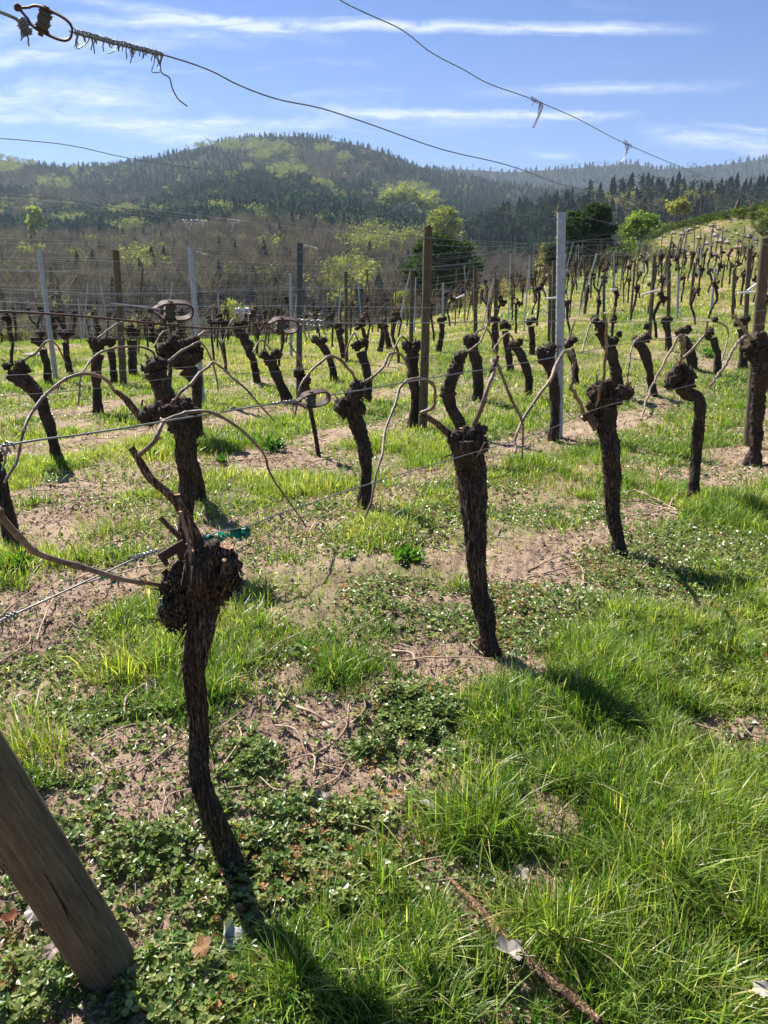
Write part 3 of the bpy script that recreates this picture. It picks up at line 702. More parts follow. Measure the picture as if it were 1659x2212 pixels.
vine('vine at the right edge, standing before a tall wooden post', (1624, 1000),
     [(1622, 1003, 18), (1631, 970, 14), (1638, 900, 16), (1642, 830, 19), (1644, 790, 23), (1636, 755, 22)],
     [(1622, 748, 17), (1640, 735, 16), (1655, 750, 16), (1618, 765, 11), (1648, 775, 20)],
     canes=[([(1615, 720), (1580, 745), (1560, 790), (1540, 835)], [3.2, 3, 2.4]), ([(1625, 735), (1602, 715), (1580, 680)], [4, 3.4, 3])], seed=14, detail=1.1, amp=.24, bark_n=60)
# --- second row
vine('big vine with two black fists for a head, standing behind the nearest vine', (405, 1215),
     [(405, 1220, 18), (402, 1130, 17), (402, 1023, 24), (403, 963, 26), (400, 915, 27), (392, 890, 22)],
     [(322, 898, 20), (345, 893, 22), (372, 890, 17), (396, 880, 20), (415, 893, 16), (385, 915, 24), (410, 930, 22)],
     canes=[([(251, 846), (205, 808), (149, 808), (109, 843), (76, 886), (46, 928), (26, 995), (7, 1042)], [4.2, 4, 4, 3.8, 3.4, 3, 2.6]),
            ([(374, 869), (380, 852), (413, 823), (453, 793), (473, 786), (496, 810), (529, 846), (590, 910)], [4.2, 4, 3.8, 3.4, 3, 2.8, 2.2])],
     spurs=[[(310, 908, 9), (290, 885, 9), (272, 862, 8), (250, 845, 5)], [(378, 890, 6), (374, 868, 5)]], cut=[(330, 885, 332, 877, 13)], seed=17, detail=1.4, amp=.25, bark_n=90)
vine('lone vine with an hourglass neck and drooping head, left of the centre vine', (785, 1093),
     [(783, 1098, 14), (792, 1030, 15), (788, 970, 18), (774, 925, 20), (760, 885, 22), (762, 858, 15), (774, 838, 13)],
     [(772, 835, 14), (757, 850, 11), (745, 880, 20), (770, 885, 20), (778, 850, 10), (740, 868, 10)],
     canes=[([(770, 822), (741, 790), (714, 769), (690, 790), (655, 832), (635, 900)], [3.6, 3.4, 3, 2.6, 2.2]), ([(780, 830), (815, 800), (840, 764), (872, 768), (890, 800)], [3.6, 3.4, 3, 2.6])], seed=19, detail=1.3, amp=.24, bark_n=80)
vine('leaning S-shaped vine directly behind the head of the centre vine', (1000, 995),
     [(1000, 998, 14), (996, 925, 13), (975, 880, 15), (967, 845, 17), (978, 815, 14), (990, 785, 14)], [(983, 798, 14), (968, 850, 15), (994, 775, 12), (1002, 765, 7), (975, 812, 10)],
     canes=[([(1000, 765), (1030, 740), (1050, 700)], [2.6, 2.2])], seed=23, detail=1.1, amp=.2)
vine('vine whose bent trunk stands tight against the galvanised metal post', (1195, 948),
     [(1194, 952, 12), (1199, 900, 11), (1199, 850, 13), (1194, 815, 13), (1182, 780, 14), (1178, 765, 12)], [(1168, 762, 10), (1190, 752, 10), (1182, 772, 14), (1172, 775, 9)],
     canes=[([(1185, 745), (1215, 745), (1240, 690)], [2.6, 2.2])], seed=29, amp=.2)
# --- further vines: base, trunk, lumps
MORE = [
 ('leaning vine with a forked top at the far left', [(128, 1008, 13), (118, 960, 12), (104, 905, 14), (78, 850, 16), (50, 822, 19), (28, 805, 15)], [(14, 792, 8), (45, 790, 10), (30, 812, 12), (58, 800, 8)], [([(35, 785), (70, 765), (110, 735), (150, 790)], [3, 2.6, 2])]),
 ('vine cut off by the left edge of the photo, base in deep shade', [(28, 1172, 18), (15, 1100, 18), (2, 1040, 17), (-18, 1000, 16)], [(-20, 990, 20)], []),
 ('upright vine just above the two-fisted vine, hidden below by its head', [(432, 1090, 13), (424, 1020, 14), (395, 950, 15), (366, 890, 20), (350, 840, 22), (338, 800, 22)], [(338, 792, 18), (322, 800, 10), (350, 785, 12), (310, 797, 6)], [([(350, 790), (380, 763), (423, 740), (446, 747), (466, 790), (470, 843)], [3, 2.8, 2.6, 2.2, 2]), ([(337, 776), (317, 753), (274, 747), (231, 757), (198, 780), (172, 816), (165, 872)], [3, 2.8, 2.6, 2.4, 2])]),
 ('many-headed vine in front of the left metal post', [(432, 960, 12), (426, 900, 12), (426, 850, 13), (420, 815, 15), (400, 795, 20)], [(356, 752, 12), (375, 740, 14), (395, 752, 16), (418, 742, 15), (350, 775, 9), (385, 775, 18), (412, 775, 18), (430, 760, 9), (368, 765, 11)], [([(375, 730), (350, 715), (330, 750)], [2.4, 2]), ([(415, 735), (445, 715), (470, 735), (490, 790)], [2.6, 2.2, 2])]),
 ('straight dark vine with a two-lobed head, between the left metal and wooden posts', [(212, 897, 10), (210, 840, 10), (208, 795, 12), (212, 765, 13)], [(208, 745, 14), (226, 738, 9), (198, 735, 7)], [([(212, 730), (250, 700), (290, 690)], [2, 1.8])]),
 ('slender vine left of the left metal post', [(104, 836, 8), (103, 795, 8), (92, 755, 9)], [(86, 738, 9), (72, 735, 6), (90, 720, 8)], []),
 ('vine just right of the left metal post', [(152, 814, 7), (145, 770, 7), (142, 740, 8)], [(140, 724, 9), (154, 718, 6), (130, 718, 5)], []),
 ('vine left of the far wooden post', [(247, 835, 8), (245, 795, 8), (240, 755, 9)], [(238, 738, 10), (228, 735, 6)], []),
 ('vine hugging the right side of the far wooden post', [(288, 817, 9), (286, 770, 10), (285, 735, 11)], [(280, 712, 11), (292, 718, 9)], []),
 ('curved vine in front of the yellow-green bush', [(556, 832, 8), (550, 790, 9), (536, 750, 10), (522, 722, 11)], [(510, 706, 9), (528, 698, 8), (518, 720, 10), (540, 745, 8)], [([(520, 700), (500, 690), (480, 740)], [2, 1.8])]),
 ('leaning vine with a heart-shaped head left of the dark steel post', [(625, 872, 11), (606, 830, 12), (592, 795, 12), (582, 775, 12)], [(570, 766, 9), (597, 764, 10), (583, 778, 12)], [([(585, 755), (560, 735), (545, 760)], [2, 1.8])]),
 ('vine with a thin dead stem below its head, under the rusty wire tensioner', [(690, 988, 4), (680, 930, 5), (670, 880, 6), (660, 840, 11), (650, 812, 12)], [(645, 806, 10), (658, 822, 12)], [([(655, 800), (640, 770), (620, 740)], [2, 1.8])]),
 ('arched vine right of the dark steel post', [(724, 828, 8), (717, 790, 9), (702, 755, 9), (686, 738, 8)], [(680, 734, 8), (700, 735, 7)], []),
 ('twin-lobed vine above the lone hourglass vine', [(793, 872, 9), (796, 830, 9), (790, 790, 11), (780, 760, 11)], [(770, 748, 9), (785, 740, 9)], [([(775, 740), (760, 720), (745, 760)], [2, 1.8])]),
 ('small vine right of the faint thin post', [(745, 782, 6), (738, 745, 7), (730, 712, 7)], [(728, 704, 7), (738, 715, 6)], []),
 ('dark vine touching the left side of the central wooden post', [(890, 930, 12), (897, 870, 11), (893, 810, 13), (890, 770, 14)], [(880, 748, 10), (902, 745, 9), (890, 762, 13)], [([(882, 738), (860, 730), (835, 790)], [2.4, 2])]),
 ('vine between the central wooden post and the S-shaped vine', [(1032, 872, 10), (1031, 800, 13), (1020, 750, 12)], [(1010, 735, 10), (1028, 735, 9), (1018, 745, 11)], [([(1018, 725), (1050, 712), (1075, 780)], [2.4, 2])]),
 ('curved vine left of the galvanised post, in the third row', [(1143, 860, 8), (1141, 815, 10), (1126, 768, 11), (1110, 748, 8)], [(1108, 745, 8), (1122, 740, 7)], [([(1110, 735), (1090, 720), (1060, 760)], [2, 1.8])]),
 ('slim vine right of the galvanised post', [(1244, 838, 8), (1241, 795, 9), (1232, 755, 9)], [(1228, 742, 9), (1240, 735, 7)], []),
 ('serpentine vine rising behind the broad double-headed vine', [(1336, 862, 14), (1328, 795, 14), (1316, 752, 13), (1296, 715, 11)], [(1285, 690, 8), (1300, 705, 10), (1325, 738, 9), (1338, 722, 6)], [([(1290, 685), (1270, 700), (1255, 760)], [2.2, 2])]),
 ('vine with a leaning trunk at the centre right', [(1413, 857, 9), (1402, 800, 10), (1393, 765, 11), (1382, 745, 12)], [(1376, 738, 10), (1396, 730, 9), (1398, 705, 6)], [([(1380, 730), (1360, 750), (1350, 830)], [2.4, 2])]),
 ('vine above the elbow-bent vine, its trunk curving left', [(1496, 800, 12), (1490, 765, 12), (1475, 730, 11)], [(1470, 718, 9), (1484, 712, 8)], []),
 ('upright vine right of the elbow-bent vine, in the second row', [(1549, 818, 8), (1549, 770, 8), (1540, 730, 8)], [(1534, 715, 8), (1545, 690, 6), (1530, 728, 6)], [([(1540, 690), (1570, 720), (1540, 830)], [2.2, 1.8])]),
 ('short vine between the leaning vine and the elbow-bent vine', [(1444, 762, 7), (1443, 725, 7), (1438, 700, 8)], [(1436, 692, 7), (1447, 690, 5)], []),
 ('vine left of the vine at the right edge', [(1606, 802, 9), (1605, 745, 9), (1602, 710, 9)], [(1600, 695, 9), (1612, 690, 7), (1592, 700, 6)], []),
 ('slight vine below the far left end of the central gap', [(1104, 808, 7), (1097, 760, 8), (1090, 715, 8)], [(1088, 702, 8), (1098, 706, 6)], []),
 ('thin vine just right of the thin wooden stake', [(1071, 768, 6), (1068, 725, 7), (1068, 700, 7)], [(1064, 690, 6), (1074, 692, 6)], []),
 ('vine left of the galvanised post, close to the wooden stake', [(1149, 770, 7), (1149, 730, 7), (1147, 705, 8)], [(1143, 696, 7), (1152, 692, 6)], []),
 ('small vine right of the central wooden post', [(947, 764, 6), (953, 725, 6), (955, 700, 7)], [(950, 692, 6), (960, 688, 5)], []),
 ('small vine left of the central wooden post', [(842, 758, 6), (836, 725, 6), (830, 705, 6)], [(828, 696, 6)], []),
 ('narrow vine far behind the lone hourglass vine', [(820, 764, 6), (826, 730, 6), (828, 710, 6)], [(822, 702, 6), (833, 705, 5)], []),
]
NEAR_XY = []
for k, (lab, tr, lu, ca) in enumerate(MORE):
    big = tr[0][1] > 860
    vine(lab, (tr[0][0], tr[0][1]-4), tr, lu, canes=ca, seed=31+k*3, detail=1. if big else .6, buds=big or k < 14, amp=.22)
    g = G(tr[0][0], tr[0][1]-4); NEAR_XY.append((g.x, g.y))

# --- vines of the further rows: a few shapes, every vine an object of its own
def far_vine_mesh(i, detail=1):
    rs = random.Random(i*17+5); h = rs.uniform(.72, .95); mb = MB()
    bx, by = rs.uniform(-.12, .12), rs.uniform(-.08, .08); lean = rs.uniform(-.12, .12)
    pts = [(0, 0, -.08), (bx*.3, by*.3, h*.25), (bx+lean*.4, by, h*.55), (lean*.7+bx*.5, by*.4, h*.8), (lean, 0, h*.97)]
    tube(mb, pts, [.040, .030, .034, .042, .034], 10, 22 if detail else 7, disp=bark_disp(.42, 7, i))
    if rs.random() < .35 and detail:
        tube(mb, [pts[2], (bx-.12, by, h*.75), (bx-.15, by, h*.95)], [.035, .03, .03], 8, 10, disp=bark_disp(.4, 9, i)); blob(mb, (bx-.15, by, h), .05, i, 10, .4, 2, ridge=.35)
    for _ in range(8 if detail else 3):
        a = rs.uniform(0, 6.28); rr = rs.uniform(.02, .11)
        c = (lean+math.cos(a)*rr, math.sin(a)*rr*.8, h+rs.uniform(-.10, .10)); r = rs.uniform(.022, .055)*(1 if detail else 1.3)
        blob(mb, c, r, i*3+_, 10 if detail else 6, .42, 1.8, ridge=.35)
        if detail:
            d = (rs.uniform(-.06, .06), rs.uniform(-.05, .05), rs.uniform(.02, .11)); tube(mb, [c, (c[0]+d[0]*.6, c[1]+d[1], c[2]+d[2]*.5), (c[0]+d[0]*1.3, c[1]+d[1], c[2]+d[2])], [.012, .009, .007], 5, 4, col=(1.6, 1.4, 1.2))
    for s in (-1, 1, 1):
        if rs.random() < .55:
            a = rs.uniform(.22, .5)*s; q = rs.uniform(.12, .4)
            P = [(lean, 0, h+.05), (lean+a*.35*.6, a*.35*.8, h+.22), (lean+a*.9*.6, a*.9*.8, h+q), (lean+a*1.5*.6, a*1.5*.8, h-.1), (lean+a*1.7*.6, a*1.7*.8, h-.45)][:3+rs.randint(0, 2)]
            tube(mb, P, [.006, .005, .0035], 4, 12 if detail else 6, col=(5, 4.2, 3.4))
    return mb
FV = [far_vine_mesh(i).build('grapevine', M['bark'], link=False) for i in range(9)]
def field_spots():
    out = []
    for ci, c in enumerate(ROWC):
        if ci < 1: continue
        base = np.array([.8*c, -.6*c])                       # foot of the row nearest the origin
        rs = random.Random(ci); s = -30
        while s < 110:
            s += rs.uniform(1.25, 1.7) if s < 25+ci*0 else rs.uniform(.95, 1.3)
            x = base[0]+.6*s+rs.uniform(-.08, .08); y = base[1]+.8*s+rs.uniform(-.08, .08)
            if y < 9.5: continue
            t = x/y
            if abs(t) > .6: continue
            E = float(edge(t))
            top = 46 if t > .3 else E+16
            if y > top or rs.random() < .06: continue
            if any(math.hypot(x-a, y-b) < 1.3 for a, b in NEAR_XY): continue
            if y < 14.5 and t > -.25: continue
            out.append((x, y, t, E))
    out.sort(key=lambda q: q[1])
    return out
SPOTS = field_spots()
NV = 300-len(MORE)-9
_on = 'zeroth first second third fourth fifth sixth seventh eighth ninth tenth eleventh twelfth thirteenth fourteenth fifteenth sixteenth seventeenth eighteenth nineteenth'.split()
_te = 'x x twenty thirty forty fifty'.split(); _tt = 'x x twentieth thirtieth fortieth fiftieth'.split()
ORD = [None]*0+[_on[i] if i < 20 else (_tt[i//10] if i % 10 == 0 else _te[i//10]+'-'+_on[i % 10]) for i in range(60)]+['sixtieth', 'sixty-first', 'sixty-second']
ORD = {i-0: ORD[i+1] for i in range(61)}                      # ORD[0] is 'first'
def row_of(x, y): return int(round((-1.4-(.8*x-.6*y))/2.05))
ALLV = [(row_of(x, y), x) for x, y, _, _ in SPOTS]+[(row_of(x, y), x) for x, y in NEAR_XY]
for i, (x, y, t, E) in enumerate(SPOTS[:NV]):
    p = FV[i % 9]; o = bpy.data.objects.new('grapevine', p.data); COL.objects.link(o)
    o.location = (x, y, float(T(x, y))); o.rotation_euler = (0, 0, random.choice((0, math.pi))+random.uniform(-.3, .3)); k = random.uniform(.88, 1.15); o.scale = (k, k, k*random.uniform(.95, 1.1))
    side = 'left' if t < -.17 else 'middle' if t < .12 else 'right'; rk = row_of(x, y); nb = sum(1 for q in ALLV if q[0] == rk and q[1] < x)
    lab = '%s vine in the %s row back, %s from its left end' % ('dark gnarled' if y < 20 else 'small dark' if y < 31 else 'tiny dark', ORD[rk], ORD[nb])
    gr = 'vines on the ground falling away behind' if y > E else 'vines of the middle rows' if y < 20 else 'vines of the far rows'
    tag(o, lab, 'grapevine', gr)
if len(SPOTS) > NV:
    mb = MB(); lo = [far_vine_mesh(i, 0) for i in range(5)]
    for i, (x, y, t, E) in enumerate(SPOTS[NV:]):
        q = lo[i % 5]; a = random.uniform(0, 6.28); ca, sa = math.cos(a), math.sin(a); V = np.concatenate(q.V)
        V = np.stack([V[:, 0]*ca-V[:, 1]*sa+x, V[:, 0]*sa+V[:, 1]*ca+y, V[:, 2]+float(T(x, y))], 1)
        mb.add(V, Q=np.concatenate(q.Q), Tr=np.concatenate(q.Tr), col=np.concatenate(q.C))
    tag(mb.build('distant_vines', M['bark']), 'mass of tiny dark vines in the farthest rows of the slope', 'grapevine', kind='stuff')

# ------------------------------------------------------------------ posts
def post(kind, top, base, hw, label, group=None, c=None, cat='post'):
    g = G(*base) if c is None else c
    tp = PY(top[0], top[1], g.y); r = max(hw*px_of(tp), .012)
    g0 = Vector((g.x, g.y, float(T(g.x, g.y))-.15)); ax = tp-g0
    if kind == 'wood':
        mb = MB(); n = 30
        tube(mb, [g0, g0+ax*.5+Vector((random.uniform(-.01, .01), 0, 0)), tp], [r*1.08, r*1.02, r], 16, n, disp=bark_disp(.10, 1.2, int(tp.x*37+50) % 97, 0, 2), capcol=(1.1, 1.05, 1))
        o = mb.build('wooden_post', M['wood'], origin=g)
    else:
        v = empty('metal_post' if kind != 'dark' else 'steel_post', g, None, None)
        ps = []; lip = r*.55                                  # open C profile with folded lips, notched along one edge
        prof = [(-lip, r*.9), (-r, r*.9), (-r, -r*.55), (-r*.45, -r*.9), (r*.45, -r*.9), (r, -r*.55), (r, r*.9), (lip, r*.9)]
        th = .0025; inn = [(x*(1-th/r*1.2), y*(1-th/r*1.2)) for x, y in prof]
        m = len(prof); V = []
        for q in (g0, tp):
            V += [(q.x+x, q.y+y, q.z) for x, y in prof]+[(q.x+x, q.y+y, q.z) for x, y in inn]
        Q = []
        for k in range(m-1):
            Q.append([k, k+1, 2*m+k+1, 2*m+k]); Q.append([m+k+1, m+k, 3*m+k, 3*m+k+1]); Q.append([2*m+k, 2*m+k+1, 3*m+k+1, 3*m+k])
        Q += [[0, 2*m, 3*m, m], [m-1, 2*m-1, 4*m-1, 3*m-1]]
        mb = MB().add(V, Q=Q, col=(1, 1, 1) if kind == 'metal' else (1, 1, 1))
        mb.build('shaft', M['galv'] if kind == 'metal' else M['dsteel'], v, smooth=False, origin=g)
        L = ax.length; H = MB(); nh = int(L/.07)
        for k in range(nh):                                   # punched hooks for the wires
            q = g0+ax*((k+1)/(nh+1))
            box(H, (q.x-r-.002, q.y+r*.3, q.z), (.006, .006, .022))
        if r > .018: H.build('wire_hooks', M['galv'] if kind == 'metal' else M['dsteel'], v, smooth=False, origin=g)
        o = v
    tag(o, label, cat, group); return o
PG = 'posts carrying the trellis wires'
for a in [('metal', (1213, 459), (1208, 943), 8.5, 'tall galvanised metal post with hooked edges, right of centre'), ('metal', (410, 534), (438, 868), 5.5, 'galvanised metal post leaning slightly left behind the tensioner'),
          ('metal', (84, 540), (121, 820), 4.5, 'galvanised metal post farthest to the left'), ('dark', (648, 525), (645, 868), 6, 'dark steel post with pale holes, left of centre'),
          ('wood', (925, 490), (912, 930), 10.5, 'tall weathered wooden post near the centre'), ('wood', (250, 541), (266, 832), 8, 'brown wooden post on the left of the photo'),
          ('wood', (1655, 515), (1618, 965), 12, 'wooden post at the right edge behind the edge vine'), ('wood', (1620, 537), (1610, 722), 5.5, 'thin wooden post just left of the right edge post'),
          ('metal', (627, 590), (629, 770), 3, 'faint pale metal post beside the dark steel post'), ('wood', (747, 587), (749, 782), 4.2, 'slim wooden post right of the dark steel post'),
          ('wood', (890, 583), (887, 770), 5, 'wooden post just left of the tall central one'), ('wood', (1027, 577), (1027, 762), 5, 'square-topped wooden post right of the tall central one'),
          ('wood', (1071, 603), (1071, 755), 5, 'pale wooden post between the central and galvanised posts'), ('wood', (1198, 565), (1196, 760), 5.5, 'wooden post right behind the galvanised post'),
          ('wood', (1189, 596), (1186, 740), 4, 'short wooden stake peeking out left of the galvanised post'), ('wood', (1414, 552), (1402, 735), 4.5, 'tall wooden post on the slope, right part'),
          ('wood', (1445, 585), (1444, 712), 4.5, 'wooden post with a rounded top on the slope'), ('dark', (1305, 592), (1305, 705), 2.6, 'thin dark stake on the slope right of the galvanised post'),
          ('wood', (1372, 560), (1362, 680), 2.5, 'thin leaning wooden stake on the slope'), ('metal', (1546, 580), (1535, 680), 2.2, 'thin bright leaning metal stake near the right edge'),
          ('wood', (1586, 582), (1584, 690), 3.5, 'slim wooden stake near the right edge'), ('wood', (1500, 568), (1490, 660), 2.5, 'thin leaning stake high on the slope'),
          ('metal', (1466, 590), (1464, 690), 2.4, 'thin metal stake beside the rounded wooden post'), ('metal', (957, 610), (957, 700), 2.2, 'thin metal stake right of the central post')]:
    post(*a, PG)
rs = random.Random(5); SL = []
for k in range(285):                                          # slim stakes of the far rows
    for _ in range(30):
        c = rs.choice(ROWC[4:34]); s = rs.uniform(-20, 75); x = .8*c+.6*s; y = -.6*c+.8*s
        if y > 17 and abs(x/y) < .56:
            t = x/y; E = float(edge(t))
            if y < (46 if t > .3 else E+14): break
    z = float(T(x, y)); h = rs.uniform(1.3, 2.1); ln = rs.choice((0, 0, 0, .12, .2, -.1))+rs.uniform(-.03, .05)
    metal = rs.random() < .25; mb = MB()
    tube(mb, [(x, y, z-.1), (x+ln*h*.5, y, z+h*.5), (x+ln*h, y, z+h)], .018 if metal else .026, 6, 5, disp=None if metal else bark_disp(.1, 1.5, k, 0))
    o = mb.build('trellis_stake', M['galv'] if metal else M['wood'], origin=(x, y, z))
    zone = 'behind the falling edge of the vineyard' if y > E else 'on the near slope' if y < 28 else 'high on the rising slope'
    SL.append((o, row_of(x, y), x, metal, ln))
for o, rk, x, metal, ln in SL:
    nb = sum(1 for q in SL if q[1] == rk and q[2] < x)
    tag(o, '%s%s stake in the %s row back, %s stake from its left end' % ('leaning ' if ln > .15 else '', 'thin pale metal' if metal else 'weathered wooden', ORD[rk], ORD[nb]), 'stake', 'slim stakes of the back rows')

# leaning end post in the lower left corner
pb = G(238, 2092); ctop = PR(0, 1722, RA*pb.x+RB*pb.y); d = (ctop-pb).normalized()
mb = MB(); tube(mb, [pb-d*.15, pb+d*.5, pb+d*1.6], [.066, .064, .060], 48, 160, disp=bark_disp(.028, 1.0, 5, 0, 2.2), capcol=(1, 1, 1))
tag(mb.build('leaning_end_post', M['wood'], origin=pb), 'thick round wooden end post leaning out of the lower left corner', 'post')
# build its texture grain along the post: the mesh is turned so that local z runs along it
o = bpy.data.objects['leaning_end_post']; q = d.to_track_quat('Z', 'Y')
from mathutils import Matrix
o.data.transform(q.to_matrix().to_4x4().inverted()); o.rotation_mode = 'QUATERNION'; o.rotation_quaternion = q

# ------------------------------------------------------------------ wires
def wire(pts, r, label, group=None, name='trellis_wire', m='wire', kink=.003, seed=0, n=None):
    L = sum((Vector(pts[i+1])-Vector(pts[i])).length for i in range(len(pts)-1)); n = n or max(12, int(L/.12))
    P = spline(pts, n); s = np.linspace(0, L, n)
    P[:, 2] += kink*(noise3(s*1.9, 0, 0, seed)+.5*noise3(s*6, 0, 0, seed+1)); P[:, 0] += kink*.7*noise3(s*1.7, 5, 0, seed+2)
    mb = MB(); tube(mb, P, r, 6, n, cap=True)
    return tag(mb.build(name, M[m], origin=tuple(P[0])), label, 'wire', group)
WG = 'trellis wires of the front row'
c1 = -1.40
def rw(px, c=c1): return [PR(u, v, c) for u, v in px]
wire(rw([(150, 66), (240, 92), (355, 118), (450, 150), (520, 185), (600, 214), (700, 236), (800, 268), (950, 322), (1100, 358), (1220, 400), (1340, 425), (1420, 452), (1500, 478), (1659, 530)]), .0017, 'wire running from the top left tensioner down across the sky', WG, kink=.001)
wire(rw([(0, 26), (25, 36), (52, 50)]), .003, 'short twisted wire left of the top left tensioner', WG, kink=.0)
wire(rw([(700, -28), (740, 2), (800, 32), (870, 65), (930, 112), (1000, 150), (1060, 182), (1150, 215), (1250, 258), (1350, 310), (1475, 363), (1560, 398), (1700, 460)]), .0016, 'highest wire crossing the upper right of the sky', WG, kink=.001)
wire(rw([(-60, 672), (0, 672), (150, 680), (280, 692), (400, 705), (480, 709), (545, 703)]), .0022, 'brown rusty wire sagging across the left at chest height', WG, m='rust', kink=.001)
wire(rw([(700, 697), (900, 697), (1200, 694), (1500, 690), (1720, 660)]), .0016, 'straight wire running right from the knotted tensioner', WG, kink=.0015)
wire(rw([(-40, 975), (0, 965), (80, 950), (200, 935), (400, 902), (560, 876), (640, 866)]), .0021, 'green-grey wire left of the rusty tensioner, over the near cane', WG, kink=.0007)
wire(rw([(705, 855), (860, 828), (1000, 805), (1100, 790), (1250, 762), (1400, 735), (1720, 690)]), .0018, 'green-grey wire right of the rusty tensioner', WG, kink=.001)
wire(rw([(-60, 1370), (0, 1340), (90, 1300), (150, 1272), (220, 1240), (300, 1203), (345, 1188)]), .0021, 'low wire tied to the near cane with green tape, left', WG, kink=.001)
wire(rw([(395, 1178), (470, 1150), (530, 1137), (640, 1097), (800, 1045), (1000, 985), (1180, 930), (1300, 880), (1500, 830), (1720, 770)]), .0018, 'low wire running right from the green taped knot', WG, kink=.001)
# second row
W2 = 'trellis wires of the second row'; c2 = -3.45
for k, (px, r, m) in enumerate([([(-40, 292), (0, 297), (150, 313), (300, 345), (500, 375), (600, 400), (760, 420), (950, 443), (1080, 458), (1210, 475)], .002, 'wire'),
      ([(-40, 420), (0, 421), (150, 432), (300, 455), (500, 478), (700, 488), (900, 512), (1210, 530)], .002, 'wire'), ([(-40, 437), (0, 440), (200, 452), (400, 474), (520, 492), (800, 505), (1000, 520), (1210, 545)], .0015, 'wire'),
      ([(-40, 650), (0, 652), (200, 658), (330, 662), (500, 661), (800, 662), (1210, 670)], .0018, 'wirelt'), ([(-40, 860), (0, 857), (200, 840), (400, 815), (700, 795), (1000, 760), (1210, 745)], .0018, 'wire')]):
    wire(rw(px, c2), r, ['topmost', 'second from top', 'thin third', 'chest-high bright', 'waist-high'][k]+' wire strung along the second vine row', W2, m=m, kink=.003, seed=k)
wire(rw([(1215, 468), (1300, 478), (1400, 512), (1480, 540), (1700, 600)], c2), .0018, 'wire leaving the top of the galvanised post to the right', W2)
wire(rw([(1215, 520), (1300, 545), (1400, 560), (1700, 640)], c2), .0018, 'wavy wire leaving the middle of the galvanised post to the right', W2, kink=.01)
wi = 0
for ci, c in enumerate(ROWC[2:24]):
    hs = (.95, 1.28, 1.6, 1.95, 2.2) if ci < 8 else (.95, 1.5, 2.0)
    for hi, hgt in enumerate(hs):
        base = np.array([.8*c, -.6*c]); pts = []
        for s in np.arange(-34, 62, 2.4):
            x = base[0]+.6*s; y = base[1]+.8*s
            if y < 3 or abs(x/y) > .75: continue
            E = float(edge(x/y))
            if y > min(E+16, 47): continue
            pts.append((x, y, float(T(x, y))+hgt+.04*math.sin(s*.8+wi)))
        if len(pts) < 4: continue
        wi += 1
        wire(pts, .0015+.0004*(ci > 2), 'thin wire along the %s vine row back, %s from the ground' % (ORD[ci+2], ORD[hi]),
             'wires of the %s rows' % ('third and fourth' if ci < 2 else 'middle' if ci < 8 else 'far'), m='wirelt' if (wi % 2) else 'wire', kink=.012, seed=wi, n=int(len(pts)*3))

# ------------------------------------------------------------------ wire tensioners, knots and ties
def tensioner(px, size, label, rot, flip=1, c=c1, yawk=0.):
    p = PR(px[0], px[1], c); s = size*px_of(p)                # s: length of the frame in metres
    v = empty('wire_tensioner', p, label, 'wire tensioner', 'ratchet tensioners on the wires')
    mb = MB()
    # a steel band bent into a long loop with a pinched nose
    out = []; n = 40
    for k in range(n+1):
        a = -2.75+5.5*k/n
        x = .5*math.cos(a); z = .27*math.sin(a)
        x = math.copysign(abs(math.cos(a))**.65, math.cos(a))*.42; z = math.copysign(abs(math.sin(a))**.75, math.sin(a))*.215
        out.append((x, z))
    out = [(-.62, .02)]+out+[(-.62, -.02)]
    hw = .105; th = .045; V = []; m = len(out); O = np.array(out)
    Nn = np.stack([-np.gradient(O[:, 1]), np.gradient(O[:, 0])], 1); Nn /= np.linalg.norm(Nn, axis=1)[:, None]+1e-9
    dd = Nn[:, ::-1]*np.array([1, -1]) if False else np.stack([Nn[:, 0], Nn[:, 1]], 1)
    for sgn in (1, -1):
        for yy in (-1, 1):
            for k in range(m):
                w_ = hw*(.35 if k in (0, m-1) else .7 if k in (1, m-2) else 1)
                q = O[k]+dd[k]*th*.5*sgn; V.append((q[0], yy*w_, q[1]))
    Q = []
    for k in range(m-1):
        A, B, C, D = k, m+k, 2*m+k, 3*m+k
        Q += [[A, A+1, B+1, B], [C, D, D+1, C+1], [A, C, C+1, A+1], [B, B+1, D+1, D]]
    fr = MB().add(np.array(V)*s, Q=Q)
    blob(fr, (-.60*s, 0, 0), .075*s, 2, 10, .1)
    fr.build('frame', M['rust'], v, smooth=False)
    dm = MB(); tube(dm, [(-.12*s, 0, -.30*s), (-.12*s, 0, -.2*s), (-.12*s, 0, .2*s), (-.12*s, 0, .26*s)], [.05*s, .05*s, .05*s, .06*s], 6, 4)
    tube(dm, [(-.12*s, 0, -.185*s), (-.12*s, 0, -.17*s)], .15*s, 14, 2); tube(dm, [(-.12*s, 0, .17*s), (-.12*s, 0, .185*s)], .14*s, 14, 2)
    dm.build('spool', M['rust'], v)
    wr = MB(); hx = []
    for k in range(110):
        a = k*.45; zz = -.155+.31*(k/110); rr = (.12+.02*math.sin(k*.11*3))*s
        hx.append((-.12*s+rr*math.cos(a), rr*math.sin(a), zz*s))
    tube(wr, hx, .017*s, 5, 110); tube(wr, [(-.12*s, 0, -.16*s), (-.12*s, 0, .16*s)], .11*s, 10, 2)
    wr.build('wound_wire', M['dwire'], v)
    v.rotation_euler = (0, 0, math.atan2(.8, .6)+yawk); v.rotation_mode = 'XYZ'
    e = Matrix.Rotation(math.atan2(.8, .6)+yawk, 4, 'Z') @ Matrix.Rotation(rot, 4, 'Y') @ Matrix.Rotation(.4, 4, 'X') @ Matrix.Scale(flip, 4, (1, 0, 0))
    v.rotation_euler = e.to_euler() if flip > 0 else e.to_euler(); 
    return v
